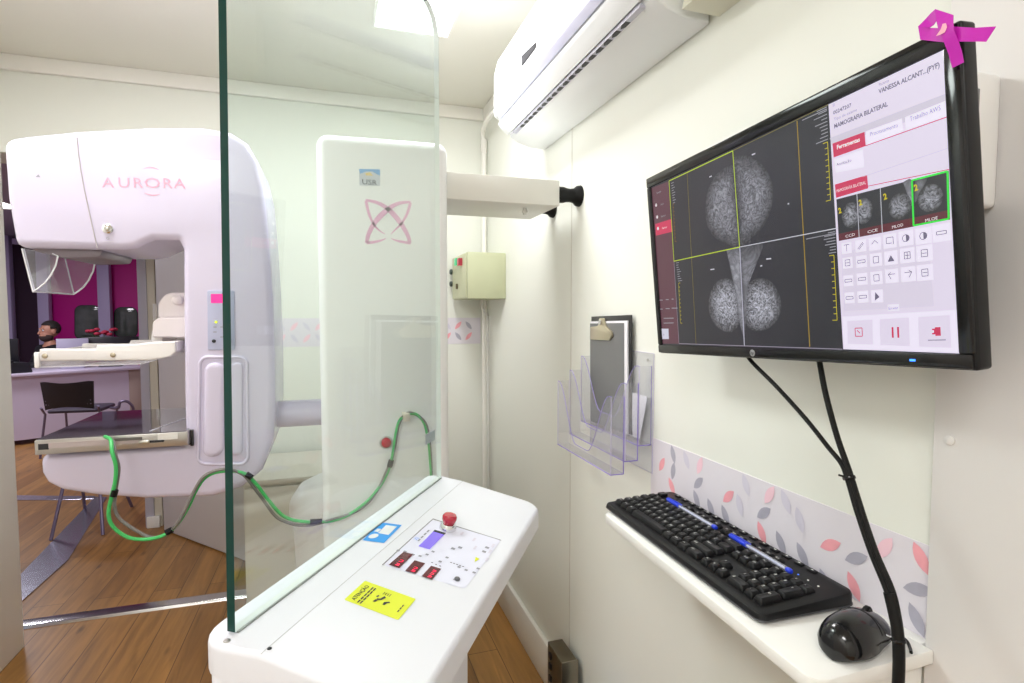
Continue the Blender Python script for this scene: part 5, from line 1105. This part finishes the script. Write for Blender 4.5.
for x in (-.19, -.165, .165, .19):
    for k in range(5): b.ball((x, -.285+abs(x)*.1, .53+k*.036), (.006, .012, .006), hol, 4)
b.build('perforations', ch, local=True)
b = MB(); b.puff(fillet([(-.24, -.20, .06), (.24, -.20, .06), (.23, .22, .08), (-.23, .22, .08)]), XY, .43, .462, .01, .012, mat('seat_grey', lin(72, 66, 82), .5)); b.build('seat', ch, local=True)
for sx in (-1, 1):
    b = MB(); b.tube([(sx*.26, -.27, 0), (sx*.235, -.20, .425), (sx*.245, -.25, .50)], .011, chl, 8); b.build('leg', ch, local=True)
    b = MB(); b.tube([(sx*.26, .25, 0), (sx*.235, .17, .425)], .011, chl, 8); b.build('leg', ch, local=True)
b = MB(); b.tube(spline([(.25, .0, .44), (.34, -.05, .44), (.36, -.05, .50), (.42, -.04, .505), (.46, -.02, .45), (.46, 0, .40)], 4), .014, chl, 8); b.build('armrest', ch, local=True)
# stool whose legs show under the machine
so_ = thing('metal_stool', 'stool on thin dark metal legs showing below the machine arm', 'stool', (-1.50, 4.12, 0))
b = MB(); b.lathe([(.14, .405), (.155, .415), (.155, .43), (.14, .44), (.01, .442)], (-1.50, 4.12, 0), (0, 0, 1), chp, 24); b.build('seat', so_)
for p in ((-1.6, 3.87), (-1.62, 4.40), (-1.34, 3.87), (-1.34, 4.38)):
    b = MB(); b.tube([(p[0], p[1], 0), (-1.5+(p[0]+1.5)*.6, 4.12+(p[1]-4.12)*.35, .41)], .010, chl, 8); b.build('leg', so_)

# ------------------------------------------------------------------ seated man
def skin_obj(nodes, edges):
    me = bpy.data.meshes.new('s'); me.from_pydata([n[0] for n in nodes], edges, []); ob = bpy.data.objects.new('s', me); C.objects.link(ob)
    md = ob.modifiers.new('skin', 'SKIN'); md.use_smooth_shade = True
    for v, n in zip(me.skin_vertices[0].data, nodes): v.radius = (n[1], n[2] if len(n) > 2 else n[1])
    me.skin_vertices[0].data[0].use_root = True
    sd_ = ob.modifiers.new('sub', 'SUBSURF'); sd_.levels = 2; sd_.render_levels = 2
    dg = bpy.context.evaluated_depsgraph_get(); dg.update(); m2 = bpy.data.meshes.new_from_object(ob.evaluated_get(dg)); bpy.data.objects.remove(ob); return m2
skin = mat('skin_tone', lin(196, 140, 116), .5, var=.03, scale=30); shirt = mat('shirt_black', (.012, .012, .016), .7); hair = mat('hair_dark', (.02, .014, .012), .7); trous = mat('trousers_dark', (.03, .03, .05), .8)
mM = Matrix.Translation((*[(-3.0977,7.6668)][0], 0))
hx = [(-3.1313,1.0974)][0]
mM = Matrix.Translation((hx[0], 7.75, hx[1]-1.13)) @ Matrix.Rotation(radians(-42), 4, 'Z')
mM = Matrix.Translation((hx[0], 7.75, 0)) @ Matrix.Rotation(radians(-42), 4, 'Z')
HZ_ = hx[1]-1.12
man = thing('person', 'man in a black shirt with short dark hair and beard seated behind the office desk', 'person', M=mM)
def z(v): return v
N_ = [((0, .02, .50), .15, .12), ((0, .02, .66), .14, .10), ((0, .01, .82), .155, .105), ((0, .015, .92), .10, .07), ((0, .01, .975), .052, .055), ((0, 0, 1.03), .05, .052)]
E_ = [(0, 1), (1, 2), (2, 3), (3, 4), (4, 5)]
for s in (-1, 1):
    k = len(N_); N_ += [((s*.155, .02, .885), .055), ((s*.20, -.02, .80), .047), ((s*.235, -.08, .67), .042), ((s*.20, -.22, .735), .034), ((s*.15, -.35, .765), .024), ((s*.135, -.40, .765), .028, .014), ((s*.13, -.43, .762), .024, .012)]
    E_ += [(3, k)]+[(k+i, k+i+1) for i in range(6)]
    k = len(N_); N_ += [((s*.10, -.03, .49), .085), ((s*.12, -.25, .50), .072), ((s*.13, -.43, .49), .055), ((s*.13, -.44, .28), .048), ((s*.13, -.42, .09), .035), ((s*.13, -.50, .045), .035, .028), ((s*.14, -.60, .035), .03, .022)]
    E_ += [(0, k)]+[(k+i, k+i+1) for i in range(6)]
me = skin_obj(N_, E_)
b = MB(); b.mats = []; b.mi(skin); b.bm.from_mesh(me)
for f in b.bm.faces: f.material_index = 0; f.smooth = True
hz = 1.12
b.ball((0, .012, hz+.015), (.074, .092, .092), skin, 12); b.ball((0, -.018, hz-.045), (.058, .068, .070), skin, 12)     # cranium, face
b.ball((0, -.045, hz-.088), (.030, .026, .022), skin, 8)                                                                  # chin
b.tube([(0, -.078, hz+.018), (0, -.096, hz-.012), (0, -.104, hz-.026), (0, -.088, hz-.034)], [.008, .011, .014, .010], skin, 8)    # nose
b.tube([(-.022, -.082, hz-.055), (0, -.088, hz-.054), (.022, -.082, hz-.055)], [.005, .0075, .005], skin, 6)
for s in (-1, 1):
    b.ball((s*.076, .014, hz-.008), (.010, .020, .032), skin, 7)
    b.tube([(s*.016, -.082, hz+.026), (s*.045, -.074, hz+.030)], .007, skin, 6)
    for k in range(4):
        x = s*(.115+.017*(k)) if True else 0; L_ = (.060, .072, .068, .052)[k]
        b.tube([(x-s*.005, -.43, .763), (x-s*.004, -.43-L_*.5, .766), (x-s*.004, -.43-L_*.85, .757), (x-s*.004, -.43-L_, .748)], [.009, .0085, .0078, .006], skin, 6)
    b.tube([(s*.112, -.385, .762), (s*.088, -.405, .760), (s*.078, -.43, .756)], [.011, .0095, .007], skin, 6)
bd_ = b.build('body', man, local=True, sharp=None)
rm = bd_.modifiers.new('remesh', 'REMESH'); rm.mode = 'VOXEL'; rm.voxel_size = .006; rm.use_smooth_shade = True
ew = mat('eye_white', (.75, .75, .75), .2)
for s in (-1, 1):
    b = MB(); b.ball((s*.030, -.072, hz+.010), .0115, ew, 7); b.ball((s*.030, -.0815, hz+.010), (.005, .003, .005), hair, 6); b.build('eye', man, local=True)
b = MB(); b.ball((0, .020, hz+.030), (.081, .096, .092), hair, 14)
geom = [v for v in b.bm.verts if (v.co.y < -.035 and v.co.z < hz+.055) or v.co.z < hz-.03 or (v.co.z < hz+.02 and v.co.y < .02)]
bmesh.ops.delete(b.bm, geom=geom, context='VERTS')
h_ = b.build('hair', man, local=True, recalc=False); sd_ = h_.modifiers.new('s', 'SOLIDIFY'); sd_.thickness = .006; sd_.offset = 0
b = MB(); b.ball((0, -.024, hz-.070), (.061, .068, .052), mat('beard', (.05, .03, .025), .8), 12)
geom = [v for v in b.bm.verts if v.co.z > hz-.045 and abs(v.co.x) < .045 or v.co.y > .02 or v.co.z > hz-.02]
bmesh.ops.delete(b.bm, geom=geom, context='VERTS'); h_ = b.build('beard', man, local=True, recalc=False); sd_ = h_.modifiers.new('s', 'SOLIDIFY'); sd_.thickness = .004
NS = [((0, .02, .50), .165, .135), ((0, .02, .66), .155, .115), ((0, .01, .82), .168, .118), ((0, .015, .935), .145, .095), ((0, .012, .975), .088, .082)]; ES = [(0, 1), (1, 2), (2, 3), (3, 4)]
for s in (-1, 1):
    k = len(NS); NS += [((s*.16, .02, .90), .078), ((s*.205, -.02, .80), .058), ((s*.24, -.08, .67), .053), ((s*.20, -.22, .737), .044), ((s*.158, -.33, .762), .034)]; ES += [(3, k)]+[(k+i, k+i+1) for i in range(4)]
me = skin_obj(NS, ES); b = MB(); b.mi(shirt); b.bm.from_mesh(me)
for f in b.bm.faces: f.material_index = 0; f.smooth = True
b.build('shirt', man, local=True, sharp=None)
NS = [((0, .02, .49), .165, .135)]; ES = []
for s in (-1, 1):
    k = len(NS); NS += [((s*.10, -.03, .49), .098), ((s*.12, -.25, .50), .084), ((s*.13, -.43, .49), .067), ((s*.13, -.44, .28), .060), ((s*.13, -.42, .12), .052)]; ES += [(0, k)]+[(k+i, k+i+1) for i in range(4)]
me = skin_obj(NS, ES); b = MB(); b.mi(trous); b.bm.from_mesh(me)
for f in b.bm.faces: f.material_index = 0; f.smooth = True
b.build('trousers', man, local=True, sharp=None)
t = thing('desk_chair', 'dark office chair under the seated man', 'chair', M=mM)
b = MB(); b.puff(fillet([(-.22, -.20, .06), (.22, -.20, .06), (.22, .22, .06), (-.22, .22, .06)]), XY, .33, .385, .01, .015, chp); b.build('seat', t, local=True)
b = MB(); b.puff(fillet([(-.20, .45, .05), (.20, .45, .05), (.18, .80, .07), (-.18, .80, .07)]), XZ, .20, .235, .01, .01, chp); b.build('backrest', t, local=True)
b = MB(); b.tube([(0, .22, .36), (0, .25, .42), (0, .235, .60)], .02, chl, 8); b.build('back_bar', t, local=True)
b = MB(); b.tube([(0, 0, .33), (0, 0, .07)], .03, chl, 12); b.build('column', t, local=True)
for k in range(5):
    a = 2*pi*k/5+.3; b = MB(); b.tube([(0, 0, .09), (.27*cos(a), .27*sin(a), .06)], .016, chl, 8); b.ball((.27*cos(a), .27*sin(a), .025), .025, scr, 6); b.build('leg', t, local=True)

# ------------------------------------------------------------------ camera, world, colour
cam = bpy.data.cameras.new('camera'); co_ = bpy.data.objects.new('camera', cam); C.objects.link(co_)
co_.location = (0, 0, 1.34); co_.rotation_euler = (radians(90-3.043), 0, radians(-17.852)); cam.sensor_width = 36; cam.lens = 555*36/1024; cam.clip_start = .05
cam.dof.use_dof = False
sc = bpy.context.scene; sc.camera = co_
w = bpy.data.worlds.new('w'); sc.world = w; w.use_nodes = True; w.node_tree.nodes['Background'].inputs[0].default_value = (.85, .88, 1, 1); w.node_tree.nodes['Background'].inputs[1].default_value = .5
vs = sc.view_settings; vs.view_transform = 'Standard'; vs.look = 'None'; vs.gamma = 1; vs.use_curve_mapping = False; vs.exposure = -0.48
sc.cycles.max_bounces = 20; sc.cycles.diffuse_bounces = 12; sc.cycles.transparent_max_bounces = 24
